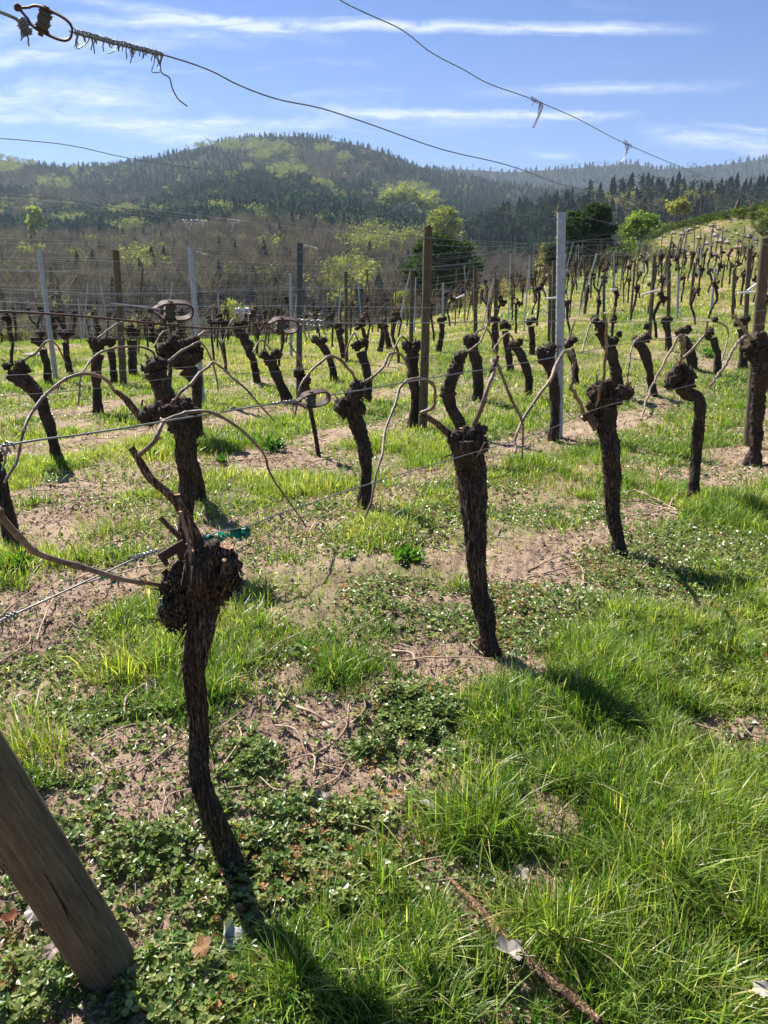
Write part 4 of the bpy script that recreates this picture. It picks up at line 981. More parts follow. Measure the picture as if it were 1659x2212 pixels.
tensioner((108, 50), 106, 'rusty ratchet tensioner against the sky in the top left corner', .32, yawk=-.45)
tensioner((378, 671), 88, 'rusty loop tensioner on the left wire before the metal post', .02, yawk=-.45)
tensioner((614, 703), 72, 'reddish tensioner beside the pale wire knot at the centre left', .05, yawk=-.45)
tensioner((680, 861), 78, 'rusty tensioner hanging over the grass below the dark steel post', -.12, yawk=-.45)
wire(rw([(240, 655), (300, 662), (345, 668)]), .0015, 'short bright wire entering the loop tensioner', WG, m='wirelt', kink=0)
def coil(px0, px1, rr, turns, label, m='wire', c=c1, ends=6, seed=0, wr=.0011, endlen=.03):
    a, b = PR(*px0, c), PR(*px1, c); ax = (b-a); L = ax.length; t = ax.normalized(); n1 = t.cross(Vector((0, 1, 0))).normalized(); n2 = t.cross(n1)
    rs = random.Random(seed); pts = []
    N = int(turns*9)
    for k in range(N):
        s = k/(N-1); an = k*2*math.pi/9; r = rr*(1+.35*rs.uniform(-1, 1))
        pts.append(a+ax*s+(n1*math.cos(an)+n2*math.sin(an))*r)
    mb = MB(); tube(mb, pts, wr, 4, N)
    for k in range(ends):
        p = a+ax*rs.random(); L2 = endlen*rs.uniform(.4, 1.4); q = [p]
        for j in range(4): q.append(q[-1]+Vector((rs.uniform(-.4, .3), rs.uniform(-.3, .3), -rs.uniform(.2, 1)))*L2*.35)
        tube(mb, q, wr, 4, 12)
    o = mb.build('wire_knot', M[m], origin=tuple(a)); return tag(o, label, 'wire knot', 'twisted knots and wound ends on the wires')
coil((160, 68), (352, 118), .0042, 42, 'long dark tangle of wound wire hanging along the top left wire', ends=34, seed=2, endlen=.022, wr=.0012)
hk = [(352, 118), (346, 140), (350, 158), (366, 168), (372, 190), (385, 214), (404, 229)]
wire(rw(hk), .0016, 'loose hooked wire end dangling below the top left tangle', WG, kink=0, n=30)
wire(rw([(330, 112), (334, 130), (328, 155), (345, 156)]), .0010, 'small dangling wire bit left of the hooked end', WG, kink=0, n=20)
wire(rw([(258, 92), (250, 108), (234, 116)]), .0010, 'short wire bit under the middle of the top left tangle', WG, kink=0, n=16)
wire(rw([(195, 75), (188, 92), (168, 106)]), .0012, 'short wire bit next to the top left tensioner', WG, kink=0, n=16)
coil((42, 40), (62, 76), .008, 8, 'tangled wire loops left of the top left tensioner', ends=6, seed=4, endlen=.02, wr=.0015)
coil((1146, 212), (1172, 226), .0055, 7, 'knot with a pale plastic strip hanging on the highest wire, left one', m='rust', ends=4, seed=5, endlen=.04)
coil((1348, 306), (1364, 318), .007, 6, 'knot with a pale plastic strip hanging on the highest wire, right one', m='rust', ends=4, seed=6, endlen=.04)
def strip_tag(px, label):
    ps = [PR(u, v, c1) for u, v in px]; mb = MB(); P = spline(ps, 14); w_ = .0045
    V = []
    for i, p in enumerate(P): V += [p+np.array([w_, 0, .001]), p-np.array([w_, 0, -.001]), p-np.array([w_, -.0012, 0]), p+np.array([w_, .0012, 0])]
    Q = [[4*i+k, 4*i+(k+1) % 4, 4*i+4+(k+1) % 4, 4*i+4+k] for i in range(13) for k in range(4)]
    mb.add(V, Q=Q); tag(mb.build('plastic_strip', M['white'], origin=tuple(P[0]), smooth=False), label, 'plastic strip', 'pale plastic strips on the highest wire')
strip_tag([(1172, 228), (1166, 245), (1152, 276)], 'pale strip hanging from the left knot on the highest wire')
strip_tag([(1356, 318), (1352, 335), (1342, 350)], 'pale strip hanging from the right knot on the highest wire')
coil((1385, 448), (1395, 452), .010, 4, 'dark knot far along the wire before the forest', m='rust', ends=3, seed=7)
coil((395, 478), (450, 480), .008, 9, 'pale knot on the second row wire, left one', m='wirelt', c=c2, ends=5, seed=8, endlen=.06, wr=.002)
coil((490, 476), (520, 480), .008, 6, 'pale knot on the second row wire, right one', m='wirelt', c=c2, ends=3, seed=9, endlen=.05, wr=.002)
coil((505, 672), (540, 672), .006, 7, 'silver knot left of the reddish tensioner', m='wirelt', ends=5, seed=10, endlen=.04, wr=.0014)
coil((545, 703), (580, 700), .006, 6, 'rusty double loop joining wire and reddish tensioner', m='rust', ends=4, seed=11, wr=.0018)
coil((640, 696), (700, 698), .008, 9, 'pale looped knot right of the reddish tensioner', m='wire', ends=5, seed=12, wr=.0018, endlen=.04)
coil((585, 874), (640, 866), .0042, 8, 'twisted wire end left of the rusty hanging tensioner', ends=1, seed=13, wr=.0016)
coil((0, 975), (30, 958), .009, 3, 'hook of wire at the left edge', ends=2, seed=14, wr=.002)
coil((285, 1207), (345, 1190), .005, 7, 'twisted wire joining the flat steel plate', m='wirelt', ends=1, seed=15, wr=.0018)
coil((0, 1345), (40, 1325), .006, 5, 'twisted wire at the left edge near the ground', ends=1, seed=16, wr=.0018)
for px, lab in (((432, 547), 'knot by the top of the leaning metal post'), ((270, 545), 'knot by the top of the left wooden post'), ((665, 533), 'knot by the top of the dark steel post'), ((112, 546), 'knot by the top of the farthest left metal post')):
    g = G(*{432: (438, 868), 270: (266, 832), 665: (645, 868), 112: (121, 820)}[px[0]]); c = RA*g.x+RB*g.y
    coil((px[0]-8, px[1]-3), (px[0]+22, px[1]+5), .012, 8, 'wire '+lab, m='wire', c=RA*PY(*px, g.y).x+RB*g.y, ends=3, seed=px[0], wr=.004)
# flat steel plate on the low wire
p = PR(372, 1190, c1); s = px_of(p); mb = MB(); box(mb, (0, 0, 0), (62*s, .004, 21*s)); box(mb, (-24*s, 0, -15*s), (.012, .004, 14*s)); 
for q in (-.3, 0, .3): tube(mb, [(62*s*q, -.0045, 0), (62*s*q, .0045, 0)], .004, 8, 2)
o = mb.build('steel_plate', M['rust'], smooth=False); o.location = p; o.rotation_euler = (0, -.42, .5)
tag(o, 'flat brown steel plate with a tail on the low wire behind the nearest vine', 'steel plate')
# green tie tape
def tape(px, n, spread, label, seed, c=c1, L0=.03):
    rs = random.Random(seed); mb = MB(); o0 = PR(*px[0], c)
    for k in range(n):
        f = rs.random()*(len(px)-1); i = int(min(f, len(px)-2)); a, b = PR(*px[i], c), PR(*px[i+1], c); p = a+(b-a)*(f-i)
        p = p+Vector((rs.uniform(-1, 1), rs.uniform(-1, 1), rs.uniform(-1, 1)))*spread
        L = L0*rs.uniform(.5, 1.4); w_ = rs.uniform(.003, .006); an = rs.uniform(0, 6.28); d = Vector((math.cos(an), math.sin(an)*.6, rs.uniform(-1.2, .3))).normalized()
        sd = d.cross(Vector((rs.uniform(-1, 1), rs.uniform(-1, 1), .3))).normalized()*w_; nn = d.cross(sd).normalized()
        q = [p, p+d*L*.5+nn*L*rs.uniform(-.3, .3), p+d*L+nn*L*rs.uniform(-.4, .4)]
        V = []
        for z in q: V += [z-sd, z+sd]
        V += [v+nn*.0008 for v in V]
        mb.add([tuple(v) for v in V], Q=[[0, 1, 3, 2], [2, 3, 5, 4], [6, 8, 9, 7], [8, 10, 11, 9], [0, 2, 8, 6], [1, 7, 9, 3]], col=np.array([1, 1, 1])*rs.uniform(.5, 1.5))
    tag(mb.build('tie_tape', M['tape'], origin=tuple(o0), smooth=False), label, 'tie tape', 'green tie tape')
tape([(416, 1156), (440, 1165), (480, 1158), (515, 1148), (532, 1145)], 70, .008, 'long torn green tape wound along the low wire above the nearest vine', 1, L0=.02)
tape([(225, 1235), (245, 1250)], 14, .005, 'green tape tying the near cane to the low wire', 2, L0=.014)
tape([(355, 1290), (362, 1300)], 6, .005, 'scrap of green tape left of the nearest vine head', 3)
tape([(1060, 812), (1072, 822)], 8, .02, 'scrap of green tape behind the centre vine head', 4, c2, .06)
# white clips on the wires of the slope
for k, (a, b, yv) in enumerate([((1174, 646), (1202, 643), 13), ((1319, 626), (1333, 625), 17), ((1385, 637), (1422, 626), 15), ((1594, 633), (1637, 631), 13), ((1614, 629), (1659, 595), 8.5), ((985, 645), (1003, 637), 15)]):
    A, B = PY(*a, yv), PY(*b, yv); mb = MB(); tube(mb, [A, (A+B)/2, B], .016 if yv > 10 else .014, 8, 3)
    o = tag(mb.build('wire_spreader', M['white'], origin=tuple(A)), ['white plastic spreader beside the galvanised post', 'small white spreader on the slope', 'slanted white spreader on the tall slope post', 'flat white spreader near the right edge', 'largest white spreader touching the right edge', 'pale spreader right of the central post'][k], 'wire spreader', 'white plastic wire spreaders')

# ------------------------------------------------------------------ things lying on the ground
STK = [([(265, 1560), (275, 1515), (320, 1485), (360, 1480)], 4), ([(355, 1850), (362, 1770), (420, 1725)], 3), ([(300, 1690), (390, 1640), (480, 1590), (590, 1510)], 3), ([(670, 1640), (740, 1590), (752, 1535)], 4),
       ([(640, 1540), (680, 1560), (715, 1572)], 4), ([(595, 1585), (640, 1600), (665, 1640)], 3), ([(600, 1660), (672, 1640), (678, 1675)], 3), ([(480, 1680), (520, 1620), (510, 1570)], 3),
       ([(770, 1420), (850, 1440), (950, 1443), (1060, 1443)], 2.6), ([(850, 1420), (890, 1430), (896, 1450)], 5), ([(1010, 1395), (1040, 1430)], 2.4),
       ([(80, 1390), (110, 1310), (130, 1280)], 2.6), ([(0, 1330), (60, 1290), (130, 1255)], 2.4), ([(1345, 1075), (1370, 1065), (1420, 1085), (1490, 1125)], 2.6), ([(1350, 1085), (1420, 1090), (1500, 1105)], 2.2), ([(1440, 1110), (1465, 1075), (1510, 1065), (1545, 1082)], 2.4),
       ([(1400, 1095), (1460, 1115), (1510, 1110)], 2), ([(1350, 1120), (1410, 1120), (1460, 1090)], 2), ([(1210, 1225), (1280, 1215), (1330, 1200)], 2.6), ([(1140, 1240), (1240, 1230), (1260, 1235)], 2.4), ([(1060, 1160), (1110, 1168)], 2),
       ([(120, 1110), (160, 1100), (200, 1085), (260, 1075)], 2), ([(90, 1140), (150, 1110), (185, 1068)], 2), ([(480, 1000), (560, 995), (640, 990)], 1.8), ([(500, 1012), (580, 1010), (640, 1018)], 1.6), ([(650, 1010), (720, 985), (760, 975)], 1.8),
       ([(700, 1060), (760, 1045), (830, 1040)], 1.6), ([(300, 1420), (220, 1420), (120, 1430)], 2.2), ([(560, 1440), (610, 1415), (680, 1370)], 2.6), ([(770, 1380), (830, 1350), (870, 1330)], 2.2), ([(1600, 1560), (1620, 1590), (1650, 1600)], 2.4),
       ([(700, 1500), (735, 1460), (800, 1420)], 2.6), ([(820, 1200), (880, 1185), (930, 1150)], 2), ([(1130, 975), (1180, 930), (1210, 915)], 1.8), ([(870, 1120), (940, 1085)], 1.8), ([(0, 1440), (60, 1400), (70, 1370)], 2.4), ([(290, 1560), (360, 1500)], 2.4),
       ([(560, 1690), (600, 1720), (660, 1700)], 2), ([(200, 1660), (250, 1690), (330, 1650)], 2.4), ([(1500, 1570), (1580, 1582), (1640, 1560)], 3.5), ([(20, 1955), (60, 1940), (90, 1945)], 3)]
CAN = []
for k, (px, r) in enumerate(STK):
    ps = [G(*q) for q in px]; ps = [Vector((p.x, p.y, float(Tn(p.x, p.y))+.016+(.014 if 0 < i < len(ps)-1 else 0))) for i, p in enumerate(ps)]
    mb = MB(); cane_mesh(mb, ps, [r*.85*px_of(ps[0]), r*.6*px_of(ps[0])], k, seg=6); mb.C = [q*1.9 for q in mb.C]
    zone = 'beside the nearest vine' if ps[0].y < 2.7 else 'along the front row' if ps[0].y < 4 else 'heaped by the fourth vine' if ps[0].x > 1.3 else 'in the soil of the second row'
    CAN.append((mb.build('pruned_cane', M['cane'], origin=tuple(ps[0])), zone, ps[0].x/ps[0].y))
for k in range(130):
    x, y = pick(1, 3, 13, lambda a, b: np.clip(.1+strip(a, b), 0, 1), power=1.4); x, y = float(x[0]), float(y[0]); a = random.gauss(math.atan2(.8, .6), .5); L = random.uniform(.15, .6)
    ps = [Vector((x+math.cos(a)*L*q+.03*math.sin(q*5+k), y+math.sin(a)*L*q, 0)) for q in (0, .5, 1)]
    for p in ps: p.z = float(Tn(p.x, p.y))+.02
    mb = MB(); cane_mesh(mb, ps, [.0055, .004], k, seg=5); mb.C = [q*1.9 for q in mb.C]
    CAN.append((mb.build('pruned_cane', M['cane'], origin=tuple(ps[0])), 'scattered short in the %s row' % ORD[max(0, row_of(x, y))], x/y))
for k in range(60):
    x, y = pick(1, 1.5, 4.5, lambda a, b: np.clip(.05+strip(a, b)+pval(BARE, a, b), 0, 1), power=1.4); x, y = float(x[0]), float(y[0]); a = random.uniform(0, 3.14); L = random.uniform(.06, .25)
    ps = [Vector((x+math.cos(a)*L*q+.015*math.sin(q*5+k), y+math.sin(a)*L*q, 0)) for q in (0, .5, 1)]
    for p in ps: p.z = float(Tn(p.x, p.y))+.012
    mb = MB(); cane_mesh(mb, ps, [.0035, .0025], k, seg=5); mb.C = [q*random.uniform(1.2, 2.3) for q in mb.C]
    CAN.append((mb.build('pruned_cane', M['cane'], origin=tuple(ps[0])), 'by the front vines, short bit', x/y))
for o, zone, tx in CAN:
    nb = sum(1 for q in CAN if q[1] == zone and q[2] < tx); tag(o, 'dry cane on the ground %s, %s from the left' % (zone, ORD.get(nb, 'far along')), 'pruned cane', 'pruned canes on the ground')
# dead branch at the lower right
ps = [Vector((*G(*q)[:2], .055)) for q in [(975, 1940), (1030, 2000), (1085, 2065), (1150, 2130), (1240, 2205), (1290, 2250)]]
mb = MB(); P, R = tube(mb, ps, [.006, .010, .012, .012, .011, .009], 18, 110, disp=bark_disp(.3, 9, 4, 1.0), capcol=(3, 2.6, 2), col=(3.0, 2.5, 2.1)); strips(mb, P, R, 60, 3)
tag(mb.build('dead_branch', M['bark'], origin=tuple(ps[0])), 'long dead grey-brown vine branch lying in the grass, lower right', 'dead branch')
def dry_leaf(u, v, size, col, label, tilt=.3, az=0, seed=0):
    k_up = tilt > 1 or v > 2080
    g = G(u, v); r = size*px_of(g)*.62; rs = np.random.default_rng(seed); n = 48; th = np.linspace(0, 2*math.pi, n, endpoint=False)
    rad = .75*(.62+.26*np.abs(np.sin(th*2.5+.4))**.7+.10*np.abs(np.sin(th*9)))*r; rad[np.abs(th-math.pi) < .25] *= .5
    rings = []
    for k in (.0, .35, .7, 1.0):
        x = np.cos(th)*rad*k; y = np.sin(th)*rad*k*.8
        z = .35*r*(noise3(x/r*1.6+seed, y/r*1.6, 0, seed))+.25*np.abs(y)+.1*r*np.abs(np.sin(th*2.5))*k
        rings.append(np.stack([x, y, z], 1))
    V = np.concatenate(rings); i = np.arange(3)[:, None]*n; j = np.arange(n)[None]; kk = (j+1) % n
    Q = np.stack([i+j, i+kk, i+n+kk, i+n+j], -1).reshape(-1, 4)
    V2 = V-np.array([0, 0, .0008]); mb = MB(); c = np.array(col)*(1+.3*noise3(V[:, 0]/r*4, V[:, 1]/r*4, 0, seed))[:, None]
    mb.add(np.concatenate([V, V2]), Q=np.concatenate([Q, Q[:, ::-1]+len(V)]), col=np.concatenate([c, c])*.72)
    tube(mb, [(-r*.35, 0, 0), (-r*.9, 0, .1*r), (-r*1.2, .1*r, .02)], .0012, 5, 8, col=col)
    o = mb.build('dry_leaf', M['dry']); o.location = (g.x, g.y, float(Tn(g.x, g.y))+(.075 if k_up else .032)); o.rotation_euler = (tilt, .2*math.sin(seed), az)
    tag(o, label, 'dry leaf', 'dead leaves on the ground')
LV = [(495, 2052, 80, (.62, .60, .60), 'large silvery oak leaf standing on edge by the nearest vine', 1.1, 1.3), (440, 2095, 62, (.30, .16, .06), 'brown curled leaf left of the large silvery leaf'), (555, 2000, 55, (.26, .18, .13), 'shaded brown leaf right of the nearest vine base'),
      (1095, 2112, 75, (.42, .38, .33), 'grey oak leaf beside the dead branch'), (1125, 1890, 45, (.52, .46, .38), 'pale crumpled leaf in the bare gap, lower right'), (920, 1745, 60, (.46, .42, .38), 'grey leaf at the edge of the soil, right of the nearest vine'),
      (690, 1737, 62, (.50, .42, .34), 'tan crumpled leaf lying on the soil patch'), (670, 1772, 40, (.48, .43, .36), 'pale leaf just below the tan crumpled leaf'), (1540, 1350, 36, (.50, .44, .42), 'pinkish pale leaf in the grass at right'), (1535, 1318, 26, (.45, .18, .06), 'orange leaf in the grass at right'),
      (1200, 1385, 36, (.52, .48, .44), 'pale oak leaf beside the base of the centre vine'), (325, 1495, 50, (.42, .38, .36), 'grey leaf below the big yellow-green tuft'), (527, 1495, 22, (.42, .12, .05), 'small red-brown leaf right of the nearest trunk'), (430, 1860, 40, (.5, .47, .42), 'pale leaf left of the nearest vine base'),
      (560, 1990, 50, (.40, .34, .30), 'dull leaf half hidden right of the nearest vine base'), (75, 1985, 55, (.50, .45, .45), 'pale leaf left of the leaning post'), (120, 2105, 50, (.42, .30, .26), 'reddish leaf beside the foot of the leaning post'), (1640, 2190, 50, (.5, .46, .4), 'leaf in the lower right corner'),
      (1590, 1590, 40, (.55, .48, .38), 'pale leaf on the bare patch at the right edge'), (20, 1990, 44, (.3, .1, .05), 'dark red spotted leaf at the left edge'), (780, 1855, 40, (.45, .42, .38), 'pale leaf in the clover below the soil patch'), (215, 1740, 36, (.5, .42, .33), 'tan leaf right of the upper leaning post')]
for k, q in enumerate(LV): dry_leaf(q[0], q[1], q[2], q[3], q[4], q[5] if len(q) > 5 else random.uniform(-.3, .5), q[6] if len(q) > 6 else random.uniform(0, 6.28), k+3)
for k, (u, v, r, lab) in enumerate([(710, 1565, 13, 'smooth tan pebble on the soil between the first two vines'), (612, 1358, 10, 'rounded grey stone right of the nearest vine head'), (350, 660, 0, '')]):
    if not r: continue
    g = G(u, v); s = px_of(g); mb = MB(); blob(mb, (0, 0, 0), r*s, k, 18, .12, 1.2, (.42, .32, .24), (1.2, .9, .65), .03)
    o = mb.build('pebble', M['stone']); o.location = (g.x, g.y, float(Tn(g.x, g.y))+r*s*.3); tag(o, lab, 'pebble')
for k, (u, v, r, lab) in enumerate([(75, 765, 14, 'flat pale boulder in the grass at the far left'), (360, 775, 16, 'pale boulder behind the two-fisted vine')]):
    g = G(u, v+6); s = px_of(g); mb = MB(); blob(mb, (0, 0, 0), r*s, k+9, 18, .2, 1.2, (.36, .33, .29), (1.6, .9, .5), .06)
    o = mb.build('boulder', M['stone']); o.location = (g.x, g.y, g.z+r*s*.2); tag(o, lab, 'boulder', 'pale boulders in the back rows')
# leafy weeds
def weed(u, v, r, h, n, col, label, broad=.32, seed=0):
    n = int(n*1.5); r *= .72; h *= .8; col = tuple(q*.8 for q in col)
    g = G(u, v); s = px_of(g); R_ = r*s; H = h*s; mb = MB(); m = n
    az = RNG.uniform(0, 6.28, m); tl = RNG.uniform(.1, 1.4, m); L = R_*RNG.uniform(.3, .85, m)
    c = np.stack([RNG.normal(0, .28*R_, m), RNG.normal(0, .28*R_, m), np.full(m, .004)+RNG.random(m)*H*.25], -1)
    leafquads(mb, c, az, tl, L, L*broad, np.array([col])*RNG.uniform(.7, 1.3, m)[:, None])
    for q in range(m):
        if q % 4 == 0: tube(mb, [(0, 0, -.01), tuple(c[q])], .0015, 4, 2, col=col)
    o = mb.build('leafy_weed', M['leaf'], smooth=False); o.location = g; o['label'] = label; o['category'] = 'weed'; o['group'] = 'broad-leaved weeds'
for k, q in enumerate([(592, 975, 42, 60, 70, (.10, .24, .03), 'bushy broad-leaved weed in the third row gap'), (755, 1210, 34, 34, 46, (.16, .28, .05), 'bright lime rosette left of the centre vine'), (880, 1215, 60, 50, 90, (.12, .26, .03), 'feathery green weed patch left of the centre trunk'),
                       (110, 1045, 46, 30, 16, (.26, .34, .20), 'large grey-green leaf clump at the far left'), (45, 1230, 55, 50, 70, (.13, .26, .03), 'bright leafy weed at the left edge'), (330, 990, 30, 46, 34, (.12, .27, .03), 'dock-like weed behind the arching near cane'),
                       (1530, 770, 34, 26, 50, (.12, .28, .03), 'vivid green weed below the upright right vine'), (370, 1325, 26, 40, 26, (.20, .30, .10), 'pale weed beneath the black knob of the nearest vine'), (480, 1000, 30, 26, 40, (.10, .2, .03), 'dark weed beside the arching near cane')]):
    weed(*q, seed=k)
def deadnettles():                                           # thin white and pink specks of flowers in the sward
    mb = MB()
    for n, y0, y1, s0, col in ((1500, 3.2, 9, .006, (.75, .78, .6)), (420, 4, 9, .010, (.30, .13, .15)), (1400, 7, 20, .014, (.7, .72, .5))):
        x, y = pick(n, y0, y1, lambda a, b: np.clip(fbm(a*.7, b*.7, 0, 91, 2)+.15, 0, 1)*(1-.7*strip(a, b)), power=1.3); m = len(x)
        c = np.stack([x, y, Tn(x, y)+RNG.uniform(.02, .09, m)], -1)
        for q in range(2): leafquads(mb, c, RNG.uniform(0, 6.28, m), RNG.uniform(-.2, 1, m), s0*RNG.uniform(.6, 1.3, m), np.full(m, s0), np.array([col])*RNG.uniform(.7, 1.2, m)[:, None])
    tag(mb.build('tiny_flowers', M['leaf'], smooth=False), 'specks of tiny pale and purple flowers among the grass', 'wild flowers', kind='stuff')
deadnettles()
# ------------------------------------------------------------------ hills
def proj(x, y, z):
    zz = z-CAM_H; fw = y*math.cos(PITCH)-zz*math.sin(PITCH); up = y*math.sin(PITCH)+zz*math.cos(PITCH)
    return CU+F_PX*x/fw, CV-F_PX*up/fw
class Hill:
    def __init__(s, name, sky_, y0, y1, e0, p, t0, t1, col, wav=.0):
        te = [px_tan(*q) for q in sky_]; s.t = [a for a, _ in te]; s.e = [b for _, b in te]
        s.y0, s.y1, s.e0, s.p, s.wav = y0, y1, e0, p, wav; s.t0, s.t1 = t0, t1
        nt_, ny = 220, 90; t = np.linspace(t0, t1, nt_); k = np.linspace(0, 1, ny)
        y = y0+(y1-y0)*k**1.6; y = np.concatenate([y, y1*np.array([1.02, 1.06, 1.15, 1.35])])
        Tt, Y = np.meshgrid(t, y); Xx = Tt*Y; Zz = s.h(Xx, Y)
        i = np.arange(len(y)-1)[:, None]*nt_; j = np.arange(nt_-1)[None]
        Q = np.stack([i+j, i+j+1, i+nt_+j+1, i+nt_+j], -1).reshape(-1, 4)
        mb = MB(); mb.add(np.stack([Xx, Y, Zz], -1).reshape(-1, 3), Q=Q, col=np.array(col))
        tag(mb.build(name, M['hill']), kind='structure')
    def h(s, x, y):
        t = x/y; e1 = np.interp(t, s.t, s.e)
        k = np.clip((y-s.y0)/(s.y1-s.y0), 0, 1)
        rel = fbm(x/170, y/170, 0, 5, 3)*s.wav*np.sin(np.pi*k)
        e = s.e0+(e1-s.e0)*k**s.p*(1+rel)
        e = e-np.maximum(y/s.y1-1, 0)*.9*np.abs(e1)
        return CAM_H+y*e
MT = Hill('mountain', [(-500, 330), (-150, 338), (0, 345), (60, 354), (150, 362), (260, 356), (320, 345), (400, 326), (450, 313), (500, 304), (560, 296), (640, 294), (700, 301), (760, 311), (830, 330), (880, 352), (930, 366), (1000, 382), (1100, 400), (1400, 430), (2200, 470)],
          250, 1700, -.055, .387, -.85, .85, (.035, .042, .03), .045)
FR = Hill('far_ridge', [(300, 420), (700, 400), (850, 375), (940, 369), (1000, 366), (1100, 372), (1200, 366), (1300, 359), (1370, 354), (1420, 366), (1500, 362), (1580, 354), (1659, 342), (1900, 330)], 1900, 3000, .06, .8, -.2, .85, (.03, .04, .03), .05)
DR = Hill('wooded_ridge', [(700, 720), (900, 640), (960, 560), (1010, 505), (1060, 478), (1150, 462), (1200, 448), (1270, 428), (1330, 416), (1420, 412), (1480, 410), (1540, 414), (1600, 416), (1659, 412), (2000, 390)], 300, 620, -.04, .6, .02, .85, (.075, .06, .05), .04)
SH = Hill('shelf_slope', [(700, 780), (980, 710), (1100, 660), (1200, 620), (1300, 575), (1450, 535), (1659, 520), (2000, 500)], 78, 250, -.05, .55, .0, .85, (.16, .15, .08), .03)

# ------------------------------------------------------------------ woods
def q_to(V, faces):
    return np.asarray(V, float), np.asarray(faces)
def conifer(tiers, sp, seed):
    rs = np.random.default_rng(seed); V = []; F = []
    for k in range(tiers):
        z0 = .08+.8*k/tiers; z1 = min(1.0, z0+.34+.25*(k == tiers-1)); r = .21*(1-k/tiers*.86)+.02; a0 = rs.uniform(0, 6)
        ap = len(V); V.append((rs.normal(0, .01), rs.normal(0, .01), z1))
        for j in range(sp):
            a = a0+j*6.283/sp; rr = r*rs.uniform(.65, 1.2); dz = rs.uniform(-.05, .03)
            b = len(V); V += [(rr*math.cos(a), rr*math.sin(a), z0+dz), (r*.45*math.cos(a+3.14/sp), r*.45*math.sin(a+3.14/sp), z0+.06), (r*.45*math.cos(a-3.14/sp), r*.45*math.sin(a-3.14/sp), z0+.06)]
            F += [(ap, b, b+1), (ap, b+2, b)]
    b = len(V); V += [(-.012, 0, 0), (.012, 0, 0), (0, 0, .5), (0, -.012, 0), (0, .012, 0)]; F += [(b, b+1, b+2), (b+3, b+4, b+2)]
    return q_to(V, F)
def baretree(n, seed, spread=.24):
    rs = np.random.default_rng(seed); V = []; F = []
    def stick(p, q, w0, w1):
        d = np.array(q)-np.array(p); s = np.cross(d, [rs.normal(), rs.normal(), .1]); s /= np.linalg.norm(s)+1e-9
        b = len(V); V.extend([np.array(p)-s*w0, np.array(p)+s*w0, np.array(q)+s*w1, np.array(q)-s*w1]); F.append((b, b+1, b+2)); F.append((b, b+2, b+3))
    top = np.array([rs.normal(0, .04), rs.normal(0, .04), .8])
    stick((0, 0, -.05), top*.55, .018, .014); stick((0, 0, -.05), top*.55, .018, .014); stick(top*.55, top, .009, .004)
    for _ in range(9):
        k = rs.uniform(.35, .85); p = top*k; a = rs.uniform(0, 6.28); L = spread*rs.uniform(.6, 1.2)
        q = p+np.array([math.cos(a)*L*.75, math.sin(a)*L*.75, rs.uniform(.12, .32)]); stick(p, q, .006, .003)
        for _ in range(n):
            pp = p+(q-p)*rs.uniform(.25, 1); a = rs.uniform(0, 6.28); L2 = rs.uniform(.06, .16)
            stick(pp, pp+np.array([math.cos(a)*L2*.7, math.sin(a)*L2*.7, rs.uniform(.0, .16)]), .0028, .0012)
    return q_to(V, F)
def leafyt(n, seed, squat=.5):
    rs = np.random.default_rng(seed); V = []; F = []
    b = 0; V += [(-.02, 0, -.05), (.02, 0, -.05), (.01, 0, .5), (0, -.02, -.05), (0, .02, -.05), (0, .01, .5)]; F += [(0, 1, 2), (3, 4, 5)]
    cl = [(rs.normal(0, .13), rs.normal(0, .13), rs.uniform(.4, .88)) for _ in range(8)]
    for _ in range(n):
        c = cl[rs.integers(len(cl))]; d = rs.normal(0, 1, 3); d /= np.linalg.norm(d); p = np.array(c)+d*rs.uniform(.06, .14)
        u = rs.normal(0, 1, 3); u /= np.linalg.norm(u); w_ = np.cross(u, d); s = rs.uniform(.018, .042)
        b = len(V); V += [p-u*s, p+u*s, p+w_*s*1.3, p-w_*s*1.2]; F += [(b, b+1, b+2), (b, b+3, b+1)]
    return q_to(V, F)
def scatter(name, protos, x, y, z, h, col, label, cat, mk='far', wide=None):
    mb = MB(); n = len(x); a = RNG.uniform(0, 6.283, n); w_ = h*(wide if wide is not None else 1.)*RNG.uniform(.85, 1.2, n); pi = RNG.integers(0, len(protos), n)
    for k, (V, F) in enumerate(protos):
        s = np.nonzero(pi == k)[0]
        if not len(s): continue
        ca, sa = np.cos(a[s])[:, None], np.sin(a[s])[:, None]
        VX = (V[None, :, 0]*ca-V[None, :, 1]*sa)*w_[s, None]+x[s, None]; VY = (V[None, :, 0]*sa+V[None, :, 1]*ca)*w_[s, None]+y[s, None]; VZ = V[None, :, 2]*h[s, None]+z[s, None]
        m = len(V); mb.add(np.stack([VX, VY, VZ], -1).reshape(-1, 3), Tr=(F[None]+(np.arange(len(s))*m)[:, None, None]).reshape(-1, 3), col=np.repeat(col[s], m, 0))
    tag(mb.build(name, M[mk], smooth=False), label, cat, kind='stuff')
CON = [conifer(4, 6, i) for i in range(8)]; BAR = [baretree(8, i) for i in range(10)]; LEA = [leafyt(110, i) for i in range(8)]; MIXC = CON[:5]+[leafyt(60, 40+i) for i in range(4)]
def inell(u, v, L):
    r = np.zeros(len(u), bool)
    for a, b, ra, rb in L: r |= ((u-a)/ra)**2+((v-b)/rb)**2 < 1
    return r
